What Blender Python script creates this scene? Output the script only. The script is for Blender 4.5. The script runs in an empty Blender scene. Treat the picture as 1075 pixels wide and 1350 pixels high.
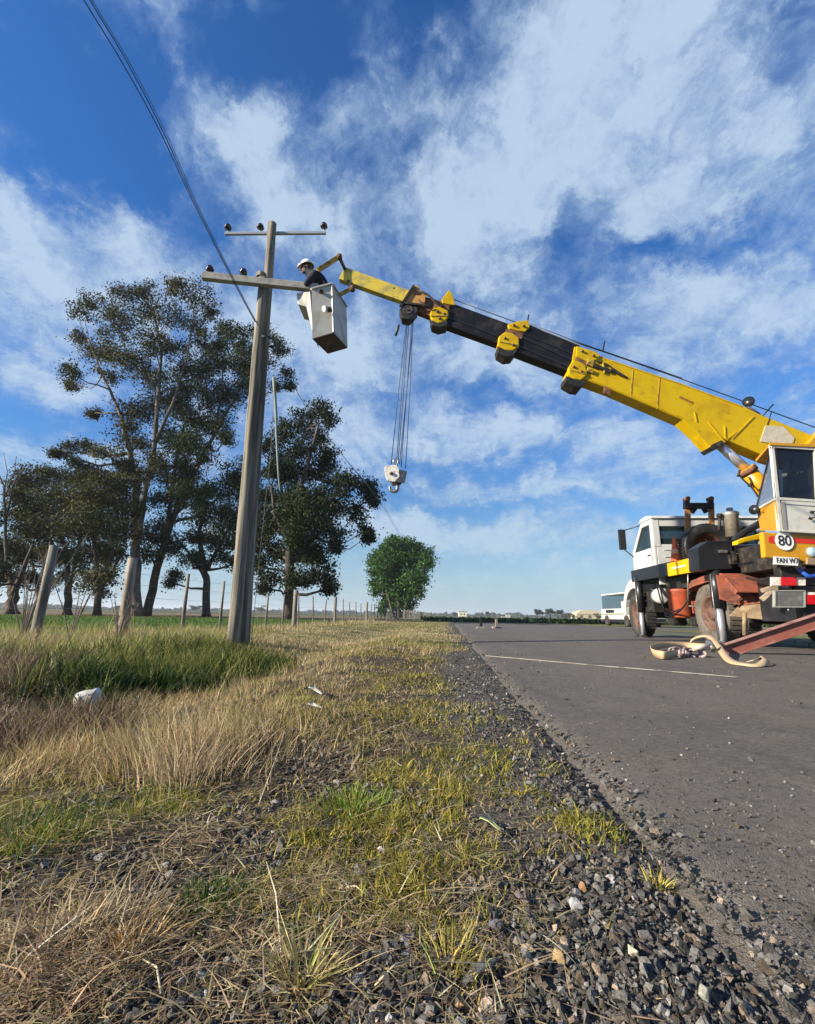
import bpy, bmesh, math, random
import numpy as np
from mathutils import Matrix, Vector, Euler, Quaternion

random.seed(7); RNG = np.random.default_rng(11)
S = bpy.context.scene
COL = S.collection
R = math.radians

# ------------------------------------------------------------------ camera
PITCH, ROLL, EYE = R(12.6), R(1.0), 0.45
cam_d = bpy.data.cameras.new('camera'); cam = bpy.data.objects.new('camera', cam_d); COL.objects.link(cam)
cam_d.sensor_fit = 'HORIZONTAL'; cam_d.sensor_width = 36.0; cam_d.lens = 608.0/1075*36
cam_d.clip_start = 0.05; cam_d.clip_end = 20000
CAMROT = Matrix.Rotation(math.pi/2+PITCH, 3, 'X') @ Matrix.Rotation(ROLL, 3, 'Z')
cam.matrix_world = Matrix.Translation((0, 0, EYE)) @ CAMROT.to_4x4()
S.camera = cam

# ------------------------------------------------------------------ measured sight lines -> positions in the place
RD = R(5)                                   # the road runs 5 degrees right of straight ahead
CR, SR = math.cos(RD), math.sin(RD)
def ray(px, py):
    return CAMROT @ Vector((px-537.5, 675-py, -608.0))
def W(px, py, y):                           # point at distance y straight ahead
    r = ray(px, py); r = r*(y/r.y); return Vector((r.x, r.y, r.z+EYE))
def G(px, py, z=0.0):                       # point on the ground
    r = ray(px, py); r = r*((z-EYE)/r.z); return Vector((r.x, r.y, z))
def T(lat, al, z):                          # road frame -> world
    return Vector((lat*CR+al*SR, al*CR-lat*SR, z))
def rf(x, y): return x*CR-y*SR, x*SR+y*CR
def A(px, py, al):                          # point at distance al along the road
    r = ray(px, py); a = r.x*SR+r.y*CR; r = r*(al/a); return Vector((r.x, r.y, r.z+EYE))
def L(px, py, lat):                         # point in the plane lat beside the road
    r = ray(px, py); a = r.x*CR-r.y*SR; r = r*(lat/a); return Vector((r.x, r.y, r.z+EYE))

# ------------------------------------------------------------------ light
SUN_EL, SUN_AZ = R(23), R(-110)             # azimuth clockwise from straight ahead: the sun stands left and a little behind
sd = bpy.data.lights.new('sun', 'SUN'); sd.energy = 5.0; sd.angle = R(0.5); sd.color = (1.0, 0.89, 0.72)
sun = bpy.data.objects.new('sun', sd); COL.objects.link(sun)
sdir = Vector((math.sin(SUN_AZ)*math.cos(SUN_EL), math.cos(SUN_AZ)*math.cos(SUN_EL), math.sin(SUN_EL)))
sun.rotation_euler = sdir.to_track_quat('Z', 'Y').to_euler()

S.render.engine = 'CYCLES'
S.cycles.use_denoising = True
S.cycles.max_bounces = 5; S.cycles.diffuse_bounces = 2; S.cycles.glossy_bounces = 3
S.cycles.transmission_bounces = 4; S.cycles.transparent_max_bounces = 6; S.cycles.volume_bounces = 0
S.view_settings.view_transform = 'Standard'; S.view_settings.look = 'None'
S.view_settings.exposure = 1.12; S.view_settings.gamma = 1.0
S.view_settings.use_curve_mapping = False

# ------------------------------------------------------------------ sky with cirrus
world = bpy.data.worlds.new('World'); S.world = world; world.use_nodes = True
wn, wl = world.node_tree.nodes, world.node_tree.links
wn.clear()
class NG:                                   # tiny node helper
    def __init__(s, nodes, links): s.n, s.l = nodes, links
    def new(s, t, **k):
        o = s.n.new(t)
        for a, v in k.items(): setattr(o, a, v)
        return o
    def put(s, sock, v):
        if hasattr(v, 'is_output') or isinstance(v, bpy.types.NodeSocket): s.l.new(v, sock)
        else: sock.default_value = v
    def math(s, op, a, b=0.0, c=None, clamp=False):
        o = s.new('ShaderNodeMath', operation=op); o.use_clamp = clamp
        s.put(o.inputs[0], a); s.put(o.inputs[1], b)
        if c is not None: s.put(o.inputs[2], c)
        return o.outputs[0]
    def vmath(s, op, a, b=(0, 0, 0), out=0):
        o = s.new('ShaderNodeVectorMath', operation=op); s.put(o.inputs[0], a); s.put(o.inputs[1], b); return o.outputs[out]
    def noise(s, vec, scale, detail=4, rough=.55, dist=0.0, out=0):
        o = s.new('ShaderNodeTexNoise'); s.put(o.inputs['Vector'], vec)
        o.inputs['Scale'].default_value = scale; o.inputs['Detail'].default_value = detail
        o.inputs['Roughness'].default_value = rough; o.inputs['Distortion'].default_value = dist
        return o.outputs[out]
    def rng(s, v, a, b, c=0.0, d=1.0, smooth=True):
        o = s.new('ShaderNodeMapRange', interpolation_type='SMOOTHSTEP' if smooth else 'LINEAR')
        s.put(o.inputs['Value'], v)
        for k, x in zip(('From Min', 'From Max', 'To Min', 'To Max'), (a, b, c, d)): o.inputs[k].default_value = x
        return o.outputs[0]
    def mix(s, f, a, b, blend='MIX'):
        o = s.new('ShaderNodeMix', data_type='RGBA', blend_type=blend)
        s.put(o.inputs[0], f)
        for i, x in ((6, a), (7, b)):
            if isinstance(x, (tuple, list)): o.inputs[i].default_value = (*x[:3], 1)
            else: s.l.new(x, o.inputs[i])
        return o.outputs[2]
w = NG(wn, wl)
tc = w.new('ShaderNodeTexCoord').outputs['Generated']
dirn = w.vmath('NORMALIZE', tc)
sky = w.new('ShaderNodeTexSky', sky_type='NISHITA')
sky.sun_disc = False; sky.sun_elevation = SUN_EL; sky.sun_rotation = SUN_AZ
sky.altitude = 0; sky.air_density = 1.0; sky.dust_density = 0.3; sky.ozone_density = 2.2
wl.new(dirn, sky.inputs['Vector'])
hs = w.new('ShaderNodeHueSaturation'); hs.inputs['Saturation'].default_value = 1.28; hs.inputs['Value'].default_value = 1.0
wl.new(sky.outputs[0], hs.inputs['Color'])
sep = w.new('ShaderNodeSeparateXYZ'); wl.new(dirn, sep.inputs[0])
blue = w.mix(1.0, hs.outputs[0], w.mix(w.rng(sep.outputs[2], .02, .45), (1.12, 1.22, 1.28), (1.06, 1.5, 2.0)), 'MULTIPLY')
dz = w.math('MAXIMUM', sep.outputs[2], 0.0)
den = w.math('ADD', dz, 0.16)
cx = w.math('DIVIDE', sep.outputs[0], den); cy = w.math('DIVIDE', sep.outputs[1], den)
cmb = w.new('ShaderNodeCombineXYZ'); wl.new(cx, cmb.inputs[0]); wl.new(cy, cmb.inputs[1])
plane = cmb.outputs[0]
warpv = w.noise(plane, 1.1, 3, .5, out=1)
warp = w.vmath('SCALE', w.vmath('SUBTRACT', warpv, (.5, .5, .5))); warp.node.inputs['Scale'].default_value = 0.55
pw = w.vmath('ADD', plane, warp)
mp = w.new('ShaderNodeMapping'); wl.new(pw, mp.inputs[0]); mp.inputs['Rotation'].default_value = (0, 0, R(14)); mp.inputs['Scale'].default_value = (1.0, 0.8, 1)
streak = w.noise(mp.outputs[0], 2.8, 9, .66, 0.5)
mp2 = w.new('ShaderNodeMapping'); wl.new(pw, mp2.inputs[0]); mp2.inputs['Rotation'].default_value = (0, 0, R(-52)); mp2.inputs['Scale'].default_value = (1.0, 0.5, 1); mp2.inputs['Location'].default_value = (3.1, 1.7, 0)
streak2 = w.noise(mp2.outputs[0], 4.4, 9, .66, 0.4)
fine = w.noise(pw, 13.0, 7, .68, 0.6)
# cloud banks, each at its own bearing in the sky: (pixel x, y, half width, half height, tilt, weight)
BANKS = [(800, 110, 190, 120, -25, .55), (640, 290, 80, 75, 0, .55), (690, 210, 150, 150, 30, .25), (960, 190, 200, 130, 10, .38),
         (330, 215, 85, 110, -35, .45), (262, 160, 26, 50, -10, .3), (420, 290, 150, 55, 20, .30), (205, 90, 22, 100, 14, .32), (520, 120, 70, 50, 35, .22),
         (60, 300, 130, 45, 22, .55), (190, 315, 90, 45, 28, .35), (25, 400, 90, 70, 10, .4), (120, 380, 130, 35, 20, .2),
         (960, 400, 170, 42, -18, .42), (700, 415, 140, 30, -8, .2), (600, 470, 200, 45, 5, .3), (420, 470, 90, 50, 0, .35), (340, 430, 90, 50, 0, .3),
         (560, 575, 150, 30, 5, .42), (720, 560, 100, 20, 5, .3), (850, 590, 130, 26, -8, .38), (700, 640, 260, 16, 3, .3), (40, 490, 90, 22, 10, .32), (480, 690, 260, 22, 0, .35), (700, 700, 250, 20, 3, .35), (300, 600, 400, 20, 0, .2), (850, 760, 300, 18, 0, .25)]
HOLES = [(330, 60, 200, 75, -12, .65), (140, 215, 190, 70, 38, .60), (250, 255, 80, 45, 35, .35), (60, 120, 120, 120, 0, .5), (560, 60, 80, 90, 20, .32), (860, 345, 120, 24, -18, .5),
         (720, 335, 90, 22, 0, .3), (1010, 300, 90, 28, -25, .3), (30, 560, 120, 40, 10, .45), (520, 460, 60, 25, 30, .15), (620, 520, 120, 16, 8, .25), (640, 610, 170, 14, 0, .3), (600, 660, 180, 12, 0, .25), (900, 660, 200, 12, 0, .2)]
wv = w.vmath('SCALE', w.vmath('SUBTRACT', w.noise(dirn, 4.5, 8, .66, out=1), (.5, .5, .5))); wv.node.inputs['Scale'].default_value = 0.26
dwarp = w.vmath('ADD', dirn, wv)
def blob(px, py, hw, hh, tilt):
    c = ray(px, py).normalized()
    a = (ray(px+hw*math.cos(R(tilt)), py+hw*math.sin(R(tilt))).normalized()-c)
    b = (ray(px-hh*math.sin(R(tilt)), py+hh*math.cos(R(tilt))).normalized()-c)
    sa, sb = a.length, b.length
    ax = a.normalized(); nz = c.copy(); ax = (ax-nz*ax.dot(nz)).normalized(); by = nz.cross(ax)
    m = Matrix((ax, by, nz)).transposed()
    o = w.new('ShaderNodeMapping', vector_type='TEXTURE'); wl.new(dwarp, o.inputs[0])
    o.inputs['Location'].default_value = c; o.inputs['Rotation'].default_value = m.to_euler(); o.inputs['Scale'].default_value = (sa*1.7, sb*1.7, .9)
    ln = w.vmath('LENGTH', o.outputs[0], out=1)
    return w.rng(ln, 1.0, 0.0)
cov = None
for bs, sg in ((BANKS, 1), (HOLES, -1)):
    for (px, py, hw, hh, tl, wt) in bs:
        v = w.math('MULTIPLY', blob(px, py, hw, hh, tl), wt*sg)
        cov = v if cov is None else w.math('ADD', cov, v)
nz_ = w.math('MULTIPLY_ADD', streak, 1.25, w.math('MULTIPLY', streak2, 1.0))
nz_ = w.math('MULTIPLY_ADD', fine, 1.0, nz_)
mott = w.noise(w.vmath('ADD', dirn, wv), 10.0, 9, .62, 0.3)
nz_ = w.math('MULTIPLY_ADD', mott, 1.1, w.math('MULTIPLY', nz_, .62))
tot = w.math('ADD', w.math('SUBTRACT', nz_, 1.40), w.math('MULTIPLY', cov, 0.85))
cloud = w.rng(tot, -0.26, 0.66)
cloud = w.math('MULTIPLY', cloud, 0.93)
low = w.rng(sep.outputs[2], 0.0, 0.27, 0.78, 0.0)     # pale band of thin cloud low over the plain
cloud = w.math('MAXIMUM', cloud, low)
cdn = w.rng(w.math('MULTIPLY_ADD', mott, 1.3, tot), .55, 1.4)
ccol = w.mix(w.rng(sep.outputs[2], 0.0, 0.35), w.mix(cdn, (4.0, 5.9, 7.9), (4.9, 6.7, 8.3)), w.mix(cdn, (3.3, 4.9, 7.5), (5.6, 7.1, 9.0)))
skyc = w.mix(cloud, blue, ccol)
bg = w.new('ShaderNodeBackground'); wl.new(skyc, bg.inputs['Color']); bg.inputs['Strength'].default_value = 0.0435
wo = w.new('ShaderNodeOutputWorld'); wl.new(bg.outputs[0], wo.inputs['Surface'])
world.cycles.sampling_method = 'MANUAL'; world.cycles.sample_map_resolution = 512

# ------------------------------------------------------------------ materials
MATS = {}
def mat(name, c1, rough=.7, metal=0.0, c2=None, scale=4.0, detail=6, lo=.42, hi=.62, stretch=(1, 1, 1), bump=0.0, bscale=30.0, dist=.01,
        spec=.5, coat=0.0, c3=None, c3scale=1.5, c3lo=.6, c3hi=.7, attr=None, trans=None, coord='Object'):
    if name in MATS: return MATS[name]
    m = bpy.data.materials.new(name); m.use_nodes = True; MATS[name] = m
    nt = m.node_tree; g = NG(nt.nodes, nt.links); nt.nodes.clear()
    out = g.new('ShaderNodeOutputMaterial')
    p = g.new('ShaderNodeBsdfPrincipled')
    p.inputs['Roughness'].default_value = rough; p.inputs['Metallic'].default_value = metal
    p.inputs['Specular IOR Level'].default_value = spec; p.inputs['Coat Weight'].default_value = coat; p.inputs['Coat Roughness'].default_value = .15
    co = g.new('ShaderNodeTexCoord').outputs[coord]
    if stretch != (1, 1, 1):
        mm = g.new('ShaderNodeMapping'); nt.links.new(co, mm.inputs[0]); mm.inputs['Scale'].default_value = stretch; co = mm.outputs[0]
    col = None
    if attr:
        at = g.new('ShaderNodeAttribute', attribute_name=attr); col = at.outputs['Color']
        if name == 'stone_colours': col = g.mix(g.rng(g.noise(co, 130, 4, .6), .4, .66), col, g.mix(.5, col, (.02, .018, .015)))
    if c2 is not None:
        f = g.rng(g.noise(co, scale, detail, .62), lo, hi)
        col = g.mix(f, col if col is not None else c1, c2)
        r2 = g.math('MULTIPLY_ADD', f, .18, rough-.06); nt.links.new(r2, p.inputs['Roughness'])
    if c3 is not None:
        f = g.rng(g.noise(co, c3scale, 8, .7), c3lo, c3hi); col = g.mix(f, col if col is not None else c1, c3)
    if col is None: p.inputs['Base Color'].default_value = (*c1, 1)
    else: nt.links.new(col, p.inputs['Base Color'])
    if bump:
        b = g.new('ShaderNodeBump'); b.inputs['Strength'].default_value = bump; b.inputs['Distance'].default_value = dist
        nt.links.new(g.noise(co, bscale, 5, .6), b.inputs['Height']); nt.links.new(b.outputs[0], p.inputs['Normal'])
    sh = p.outputs[0]
    if trans:
        t = g.new('ShaderNodeBsdfTranslucent')
        if col is not None: nt.links.new(col, t.inputs[0])
        else: t.inputs[0].default_value = (*c1, 1)
        mx = g.new('ShaderNodeMixShader'); mx.inputs[0].default_value = trans
        nt.links.new(sh, mx.inputs[1]); nt.links.new(t.outputs[0], mx.inputs[2]); sh = mx.outputs[0]
    nt.links.new(sh, out.inputs['Surface'])
    return m
def glass(name, c, tr=.35, rough=.06):
    m = bpy.data.materials.new(name); m.use_nodes = True; nt = m.node_tree; g = NG(nt.nodes, nt.links); nt.nodes.clear()
    out = g.new('ShaderNodeOutputMaterial'); p = g.new('ShaderNodeBsdfPrincipled'); p.inputs['Base Color'].default_value = (*c, 1); p.inputs['Roughness'].default_value = rough
    t = g.new('ShaderNodeBsdfTransparent'); t.inputs[0].default_value = (.75, .82, .85, 1)
    mx = g.new('ShaderNodeMixShader'); mx.inputs[0].default_value = tr
    nt.links.new(p.outputs[0], mx.inputs[1]); nt.links.new(t.outputs[0], mx.inputs[2]); nt.links.new(mx.outputs[0], out.inputs['Surface'])
    return m

M_YEL = mat('boom_yellow', (.52, .345, .001), .45, c2=(.40, .25, .004), scale=3.2, lo=.46, hi=.7, c3=(.24, .14, .01), c3scale=13, c3lo=.58, c3hi=.74, spec=.25, bump=.05, bscale=6)
M_ORY = mat('turret_yellow', (.52, .25, .004), .42, c2=(.46, .23, .01), scale=2.5, c3=(.12, .05, .02), c3scale=6, c3lo=.64, c3hi=.72, spec=.5)
M_DIRTY = mat('weathered_yellow_steel', (.42, .30, .03), .6, c2=(.14, .07, .025), scale=9, lo=.45, hi=.62)
M_RUSTY = mat('rusty_steel', (.20, .085, .04), .8, c2=(.06, .03, .022), scale=11, lo=.4, hi=.65, bump=.3, bscale=60)
M_BEAM = mat('primer_red_steel', (.17, .055, .04), .65, c2=(.26, .14, .11), scale=6, lo=.45, hi=.75, bump=.15, bscale=40)
M_BOOMDK = mat('dark_boom_steel', (.008, .008, .011), .55, c2=(.028, .024, .024), scale=5, lo=.45, hi=.7, stretch=(1, 1, 1), spec=.25)
M_BLACK = mat('black_paint', (.012, .013, .017), .4, c2=(.035, .034, .036), scale=4, lo=.5, hi=.8)
M_GREASE = mat('greasy_black_steel', (.012, .011, .010), .6, c2=(.05, .04, .03), scale=8, lo=.45, hi=.7)
M_CHROME = mat('chromed_rod', (.70, .70, .76), .34, .75)
M_STEEL = mat('grey_steel', (.32, .33, .34), .35, .7, c2=(.2, .17, .14), scale=9)
M_WHITE = mat('white_cab_paint', (.50, .505, .50), .38, c2=(.38, .375, .35), scale=3, lo=.46, hi=.72, c3=(.22, .19, .15), c3scale=5, c3lo=.62, c3hi=.78, coat=.25)
M_CREAM = mat('cream_door_paint', (.54, .53, .47), .5, c2=(.42, .40, .34), scale=5, lo=.5, hi=.7, c3=(.22, .17, .12), c3scale=8, c3lo=.64, c3hi=.76)
M_RED = mat('red_tank_paint', (.42, .085, .035), .45, c2=(.25, .06, .035), scale=7)
M_FENDER = mat('rust_red_mudguard', (.27, .075, .04), .65, c2=(.13, .045, .03), scale=6)
M_FLAP = mat('tan_mudflap', (.26, .19, .11), .85, c2=(.17, .12, .075), scale=7)
M_TYRE = mat('tyre_rubber', (.035, .033, .032), .85, c2=(.085, .073, .06), scale=5, lo=.45, hi=.75, spec=.25)
M_TYREB = mat('dusty_tyre_rubber', (.13, .112, .095), .9, c2=(.075, .065, .056), scale=5, lo=.45, hi=.7, spec=.2)
M_SPARE = mat('black_tyre_rubber', (.012, .012, .013), .55, c2=(.022, .022, .023), scale=6, spec=.4)
M_RIM = mat('dusty_red_rim', (.13, .065, .045), .75, c2=(.07, .04, .03), scale=12)
M_REDSTRIPE = mat('red_stripe_paint', (.55, .02, .01), .4)
M_REFR = mat('red_reflector', (.5, .006, .01), .25)
M_REFW = mat('white_reflector', (.72, .68, .62), .4, c2=(.55, .5, .42), scale=14)
M_SIGNW = mat('white_sign', (.78, .77, .72), .45, c2=(.66, .64, .56), scale=8, lo=.55, hi=.75)
M_INK = mat('black_ink', (.01, .01, .01), .5)
M_ORANGE = mat('orange_cone_plastic', (.78, .12, .02), .5, c2=(.6, .1, .03), scale=9)
M_PALEOR = mat('faded_orange_steel', (.45, .20, .05), .6, c2=(.16, .07, .03), scale=12)
M_BLUE = mat('blue_hose_rubber', (.02, .08, .4), .4)
M_STRAP = mat('tan_webbing', (.42, .31, .185), .85, c2=(.38, .28, .165), scale=14, lo=.45, hi=.7, bump=.2, bscale=220, dist=.003)
M_ROPE = mat('steel_wire_rope', (.035, .037, .045), .5, .3)
M_LINEWIRE = mat('dark_line_wire', (.02, .022, .028), .5)
M_BASKET = mat('grey_white_fibreglass', (.43, .42, .38), .5, c2=(.32, .31, .27), scale=3.5, lo=.45, hi=.7, c3=(.2, .18, .15), c3scale=6, c3lo=.62, c3hi=.74)
M_BASKBOT = mat('dark_brown_underside', (.055, .04, .035), .8, c2=(.10, .07, .055), scale=6)  # dark brown, much darker than the basket walls
M_WOOD = mat('weathered_pole_wood', (.25, .225, .175), .92, c2=(.09, .08, .066), scale=13, lo=.38, hi=.6, stretch=(1, 1, .04), bump=.7, bscale=26, dist=.014, c3=(.05, .04, .032), c3scale=20, c3lo=.58, c3hi=.68)
M_POST = mat('weathered_post_wood', (.22, .20, .165), .92, c2=(.09, .08, .066), scale=14, lo=.4, hi=.65, stretch=(1, 1, .1), bump=.6, bscale=30)
M_STRAINER = mat('pale_bleached_post_wood', (.30, .25, .20), .92, c2=(.14, .12, .09), scale=9, lo=.4, hi=.65, stretch=(1, 1, .1), bump=.6, bscale=30)
M_ARM = mat('concrete_grey_crossarm', (.34, .33, .29), .85, c2=(.22, .21, .19), scale=9, lo=.4, hi=.7)
M_GALV = mat('galvanised_steel', (.36, .37, .38), .45, .5)
M_PORC = mat('brown_porcelain', (.022, .012, .01), .2, coat=.4)
M_BARK = mat('dark_bark', (.085, .065, .05), .95, c2=(.035, .028, .024), scale=2.2, stretch=(1, 1, .25), bump=.6, bscale=6, dist=.1)
M_BARKL = mat('pale_bark', (.15, .12, .095), .95, c2=(.06, .048, .04), scale=1.6, stretch=(1, 1, .25), bump=.5, bscale=5, dist=.1)
M_DEAD = mat('bare_twig_bark', (.16, .13, .11), .95)
M_LEAF = mat('leaf_colours', (.05, .07, .02), .7, attr='Col', trans=.16, spec=.12)
M_BLADE = mat('blade_colours', (.1, .12, .03), .62, attr='Col', trans=.32, spec=.25)
M_STONE = mat('stone_colours', (.1, .1, .1), .9, attr='Col', c2=None, bump=.9, bscale=190, dist=.004, spec=.15)
M_SKIN = mat('skin', (.18, .10, .07), .6)
M_CLOTH = mat('dark_work_clothes', (.007, .008, .014), .9, c2=(.016, .018, .026), scale=20, bump=.5, bscale=14, dist=.02)
M_HARN = mat('grey_harness_webbing', (.22, .21, .19), .8)
M_HELM = mat('white_helmet_plastic', (.80, .81, .82), .3, coat=.4)
M_GLASSD = glass('dark_cab_glass', (.008, .012, .025), .42)
M_GLASSL = glass('cab_window_glass', (.03, .05, .055), .62)
M_GREYGL = mat('dull_grey_glass', (.10, .125, .17), .12, spec=.6)
M_LAMP = mat('lamp_lens', (.35, .5, .55), .12, .3)
M_PLASTIC = mat('pale_plastic', (.46, .47, .47), .5, c2=(.30, .29, .27), scale=9)
M_SEAT = mat('seat_fabric', (.03, .03, .035), .9)

# ------------------------------------------------------------------ mesh helpers
WM = {}                                     # world matrix of every built object
def tag(o, label=None, cat=None, group=None, kind=None):
    if label: o['label'] = label
    if cat: o['category'] = cat
    if group: o['group'] = group
    if kind: o['kind'] = kind
    return o
def thing(name, label, cat, loc, group=None, rz=0.0):
    o = bpy.data.objects.new(name, None); COL.objects.link(o); o.empty_display_size = .2
    o.location = loc; o.rotation_euler = (0, 0, rz); WM[o] = Matrix.Translation(loc) @ Matrix.Rotation(rz, 4, 'Z')
    return tag(o, label, cat, group)
class MB:
    def __init__(s, smooth=False): s.v = []; s.f = []; s.sm = []; s.smooth = smooth
    def add(s, vs, fs, smooth=None):
        k = len(s.v); s.v += [Vector(v) for v in vs]; s.f += [[i+k for i in f] for f in fs]; s.sm += [s.smooth if smooth is None else smooth]*len(fs); return s
    def loft(s, pa, pb, smooth=None):       # two matching polygons joined and capped
        n = len(pa); vs = list(pa)+list(pb)
        fs = [[i, (i+1) % n, n+(i+1) % n, n+i] for i in range(n)]+[list(range(n))[::-1], [n+i for i in range(n)]]
        return s.add(vs, fs, False if smooth is None else smooth)
    def prism(s, poly, off): return s.loft(poly, [Vector(p)+Vector(off) for p in poly])
    def box(s, c, sz, m=None):
        m = m or Matrix.Identity(3); c = Vector(c); x, y, z = [a/2 for a in sz]
        p = [c+m @ Vector(q) for q in ((-x, -y, -z), (x, -y, -z), (x, y, -z), (-x, y, -z), (-x, -y, z), (x, -y, z), (x, y, z), (-x, y, z))]
        return s.loft(p[:4], p[4:])
    def bar(s, a, b, wy, wz, up=(0, 0, 1)): # square bar from a to b
        a, b = Vector(a), Vector(b); d = (b-a).normalized(); up = Vector(up)
        sdv = d.cross(up).normalized(); u = sdv.cross(d).normalized()
        q = lambda c: [c+sdv*x*wy/2+u*z*wz/2 for x, z in ((-1, -1), (1, -1), (1, 1), (-1, 1))]
        return s.loft(q(a), q(b))
    def tube(s, pts, rad, n=10, cap=True, smooth=True):
        pts = [Vector(p) for p in pts]; k = len(pts)
        rad = rad if hasattr(rad, '__len__') else [rad]*k
        vs = []; prev = None
        for i, p in enumerate(pts):
            d = (pts[min(i+1, k-1)]-pts[max(i-1, 0)]).normalized()
            if prev is None: u = d.orthogonal().normalized()
            else: u = (prev-d*prev.dot(d)).normalized() if (prev-d*prev.dot(d)).length > 1e-6 else d.orthogonal().normalized()
            prev = u; t = d.cross(u)
            vs += [p+(u*math.cos(2*math.pi*j/n)+t*math.sin(2*math.pi*j/n))*rad[i] for j in range(n)]
        fs = [[i*n+j, i*n+(j+1) % n, (i+1)*n+(j+1) % n, (i+1)*n+j] for i in range(k-1) for j in range(n)]
        s.add(vs, fs, smooth)
        if cap:
            m = len(s.v)-len(vs)
            s.f += [[m+j for j in range(n)][::-1], [m+(k-1)*n+j for j in range(n)]]; s.sm += [False, False]
        return s
    def lathe(s, c, ax, prof, n=24, smooth=True):   # prof: (distance along axis, radius)
        ax = Vector(ax).normalized(); u = ax.orthogonal().normalized(); t = ax.cross(u); c = Vector(c); vs = []
        for (h, r) in prof: vs += [c+ax*h+(u*math.cos(2*math.pi*j/n)+t*math.sin(2*math.pi*j/n))*max(r, 1e-4) for j in range(n)]
        k = len(prof)
        fs = [[i*n+j, i*n+(j+1) % n, (i+1)*n+(j+1) % n, (i+1)*n+j] for i in range(k-1) for j in range(n)]
        return s.add(vs, fs, smooth)
    def build(s, name, m, parent=None, bevel=0.0, label=None, cat=None, group=None, kind=None, origin=None):
        P = WM[parent] if parent else Matrix.Identity(4)
        c = Vector(origin) if origin is not None else sum(s.v, Vector())/len(s.v)
        if parent:
            Pi = P.inverted(); loc = Pi @ c; me_v = [Pi @ v-loc for v in s.v]
        else: loc = c; me_v = [v-c for v in s.v]
        me = bpy.data.meshes.new(name); me.from_pydata(me_v, [], s.f); me.materials.append(m)
        me.polygons.foreach_set('use_smooth', s.sm); me.update()
        bm = bmesh.new(); bm.from_mesh(me); bmesh.ops.recalc_face_normals(bm, faces=bm.faces)
        if bevel:
            ed = [e for e in bm.edges if len(e.link_faces) == 2 and e.calc_face_angle(0) > R(35)]
            bmesh.ops.bevel(bm, geom=ed, offset=bevel, segments=2, affect='EDGES', profile=.6, clamp_overlap=True)
        bm.to_mesh(me); bm.free()
        o = bpy.data.objects.new(name, me); COL.objects.link(o); o.location = loc
        if parent: o.parent = parent
        WM[o] = P @ Matrix.Translation(loc)
        return tag(o, label, cat, group, kind)
def copy_tree(o, parent=None):
    c = o.copy(); COL.objects.link(c)
    if parent: c.parent = parent
    for ch in list(o.children): copy_tree(ch, c)
    return c
def np_mesh(name, V, faces_n, F, m, parent=None, col=None, smooth=False, loc=None, **tg):
    """V (n,3); F flat vertex indices; faces_n per-face loop counts"""
    V = np.asarray(V, dtype=np.float64)
    loc = np.array(loc if loc is not None else (0, 0, 0), dtype=float)
    me = bpy.data.meshes.new(name); me.vertices.add(len(V)); me.vertices.foreach_set('co', (V-loc).astype(np.float32).ravel())
    faces_n = np.asarray(faces_n, dtype=np.int32); F = np.asarray(F, dtype=np.int32)
    me.loops.add(len(F)); me.loops.foreach_set('vertex_index', F)
    me.polygons.add(len(faces_n)); st = np.concatenate(([0], np.cumsum(faces_n)[:-1])).astype(np.int32)
    me.polygons.foreach_set('loop_start', st)
    me.polygons.foreach_set('use_smooth', np.full(len(faces_n), smooth))
    if col is not None:
        a = me.color_attributes.new('Col', 'FLOAT_COLOR', 'POINT'); c4 = np.ones((len(V), 4), np.float32); c4[:, :3] = col; a.data.foreach_set('color', c4.ravel())
    me.update(calc_edges=True); me.validate(); me.materials.append(m)
    o = bpy.data.objects.new(name, me); COL.objects.link(o)
    if parent: o.parent = parent; o.location = WM[parent].inverted() @ Vector(loc)
    else: o.location = loc
    WM[o] = Matrix.Translation(loc)
    return tag(o, **tg)
# value noise
def vn(x, y, sc, seed=0):
    x = np.asarray(x)*sc+seed*17.3; y = np.asarray(y)*sc+seed*9.1
    xi = np.floor(x).astype(np.int64); yi = np.floor(y).astype(np.int64); fx = x-xi; fy = y-yi
    fx = fx*fx*(3-2*fx); fy = fy*fy*(3-2*fy)
    def h(a, b):
        n = (a*374761393+b*668265263+seed*1442695)&0xffffffff
        n = ((n ^ (n >> 13))*1274126177)&0xffffffff
        return ((n ^ (n >> 16))&0xffff)/65535.0
    return (h(xi, yi)*(1-fx)+h(xi+1, yi)*fx)*(1-fy)+(h(xi, yi+1)*(1-fx)+h(xi+1, yi+1)*fx)*fy
def fb(x, y, sc, seed=0, o=3):
    s = 0; a = 1; t = 0
    for i in range(o): s = s+a*vn(x, y, sc*2**i, seed+i*5); t += a; a *= .5
    return s/t
def sst(x, a, b):
    t = np.clip((x-a)/(b-a), 0, 1); return t*t*(3-2*t)
EDGE = 0.40                                  # asphalt edge, metres right of the camera
def edge_at(al): return EDGE+(fb(al, al*0, 1.1, 3)-.5)*.09+(fb(al, al*0, 7, 9)-.5)*.05
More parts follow.
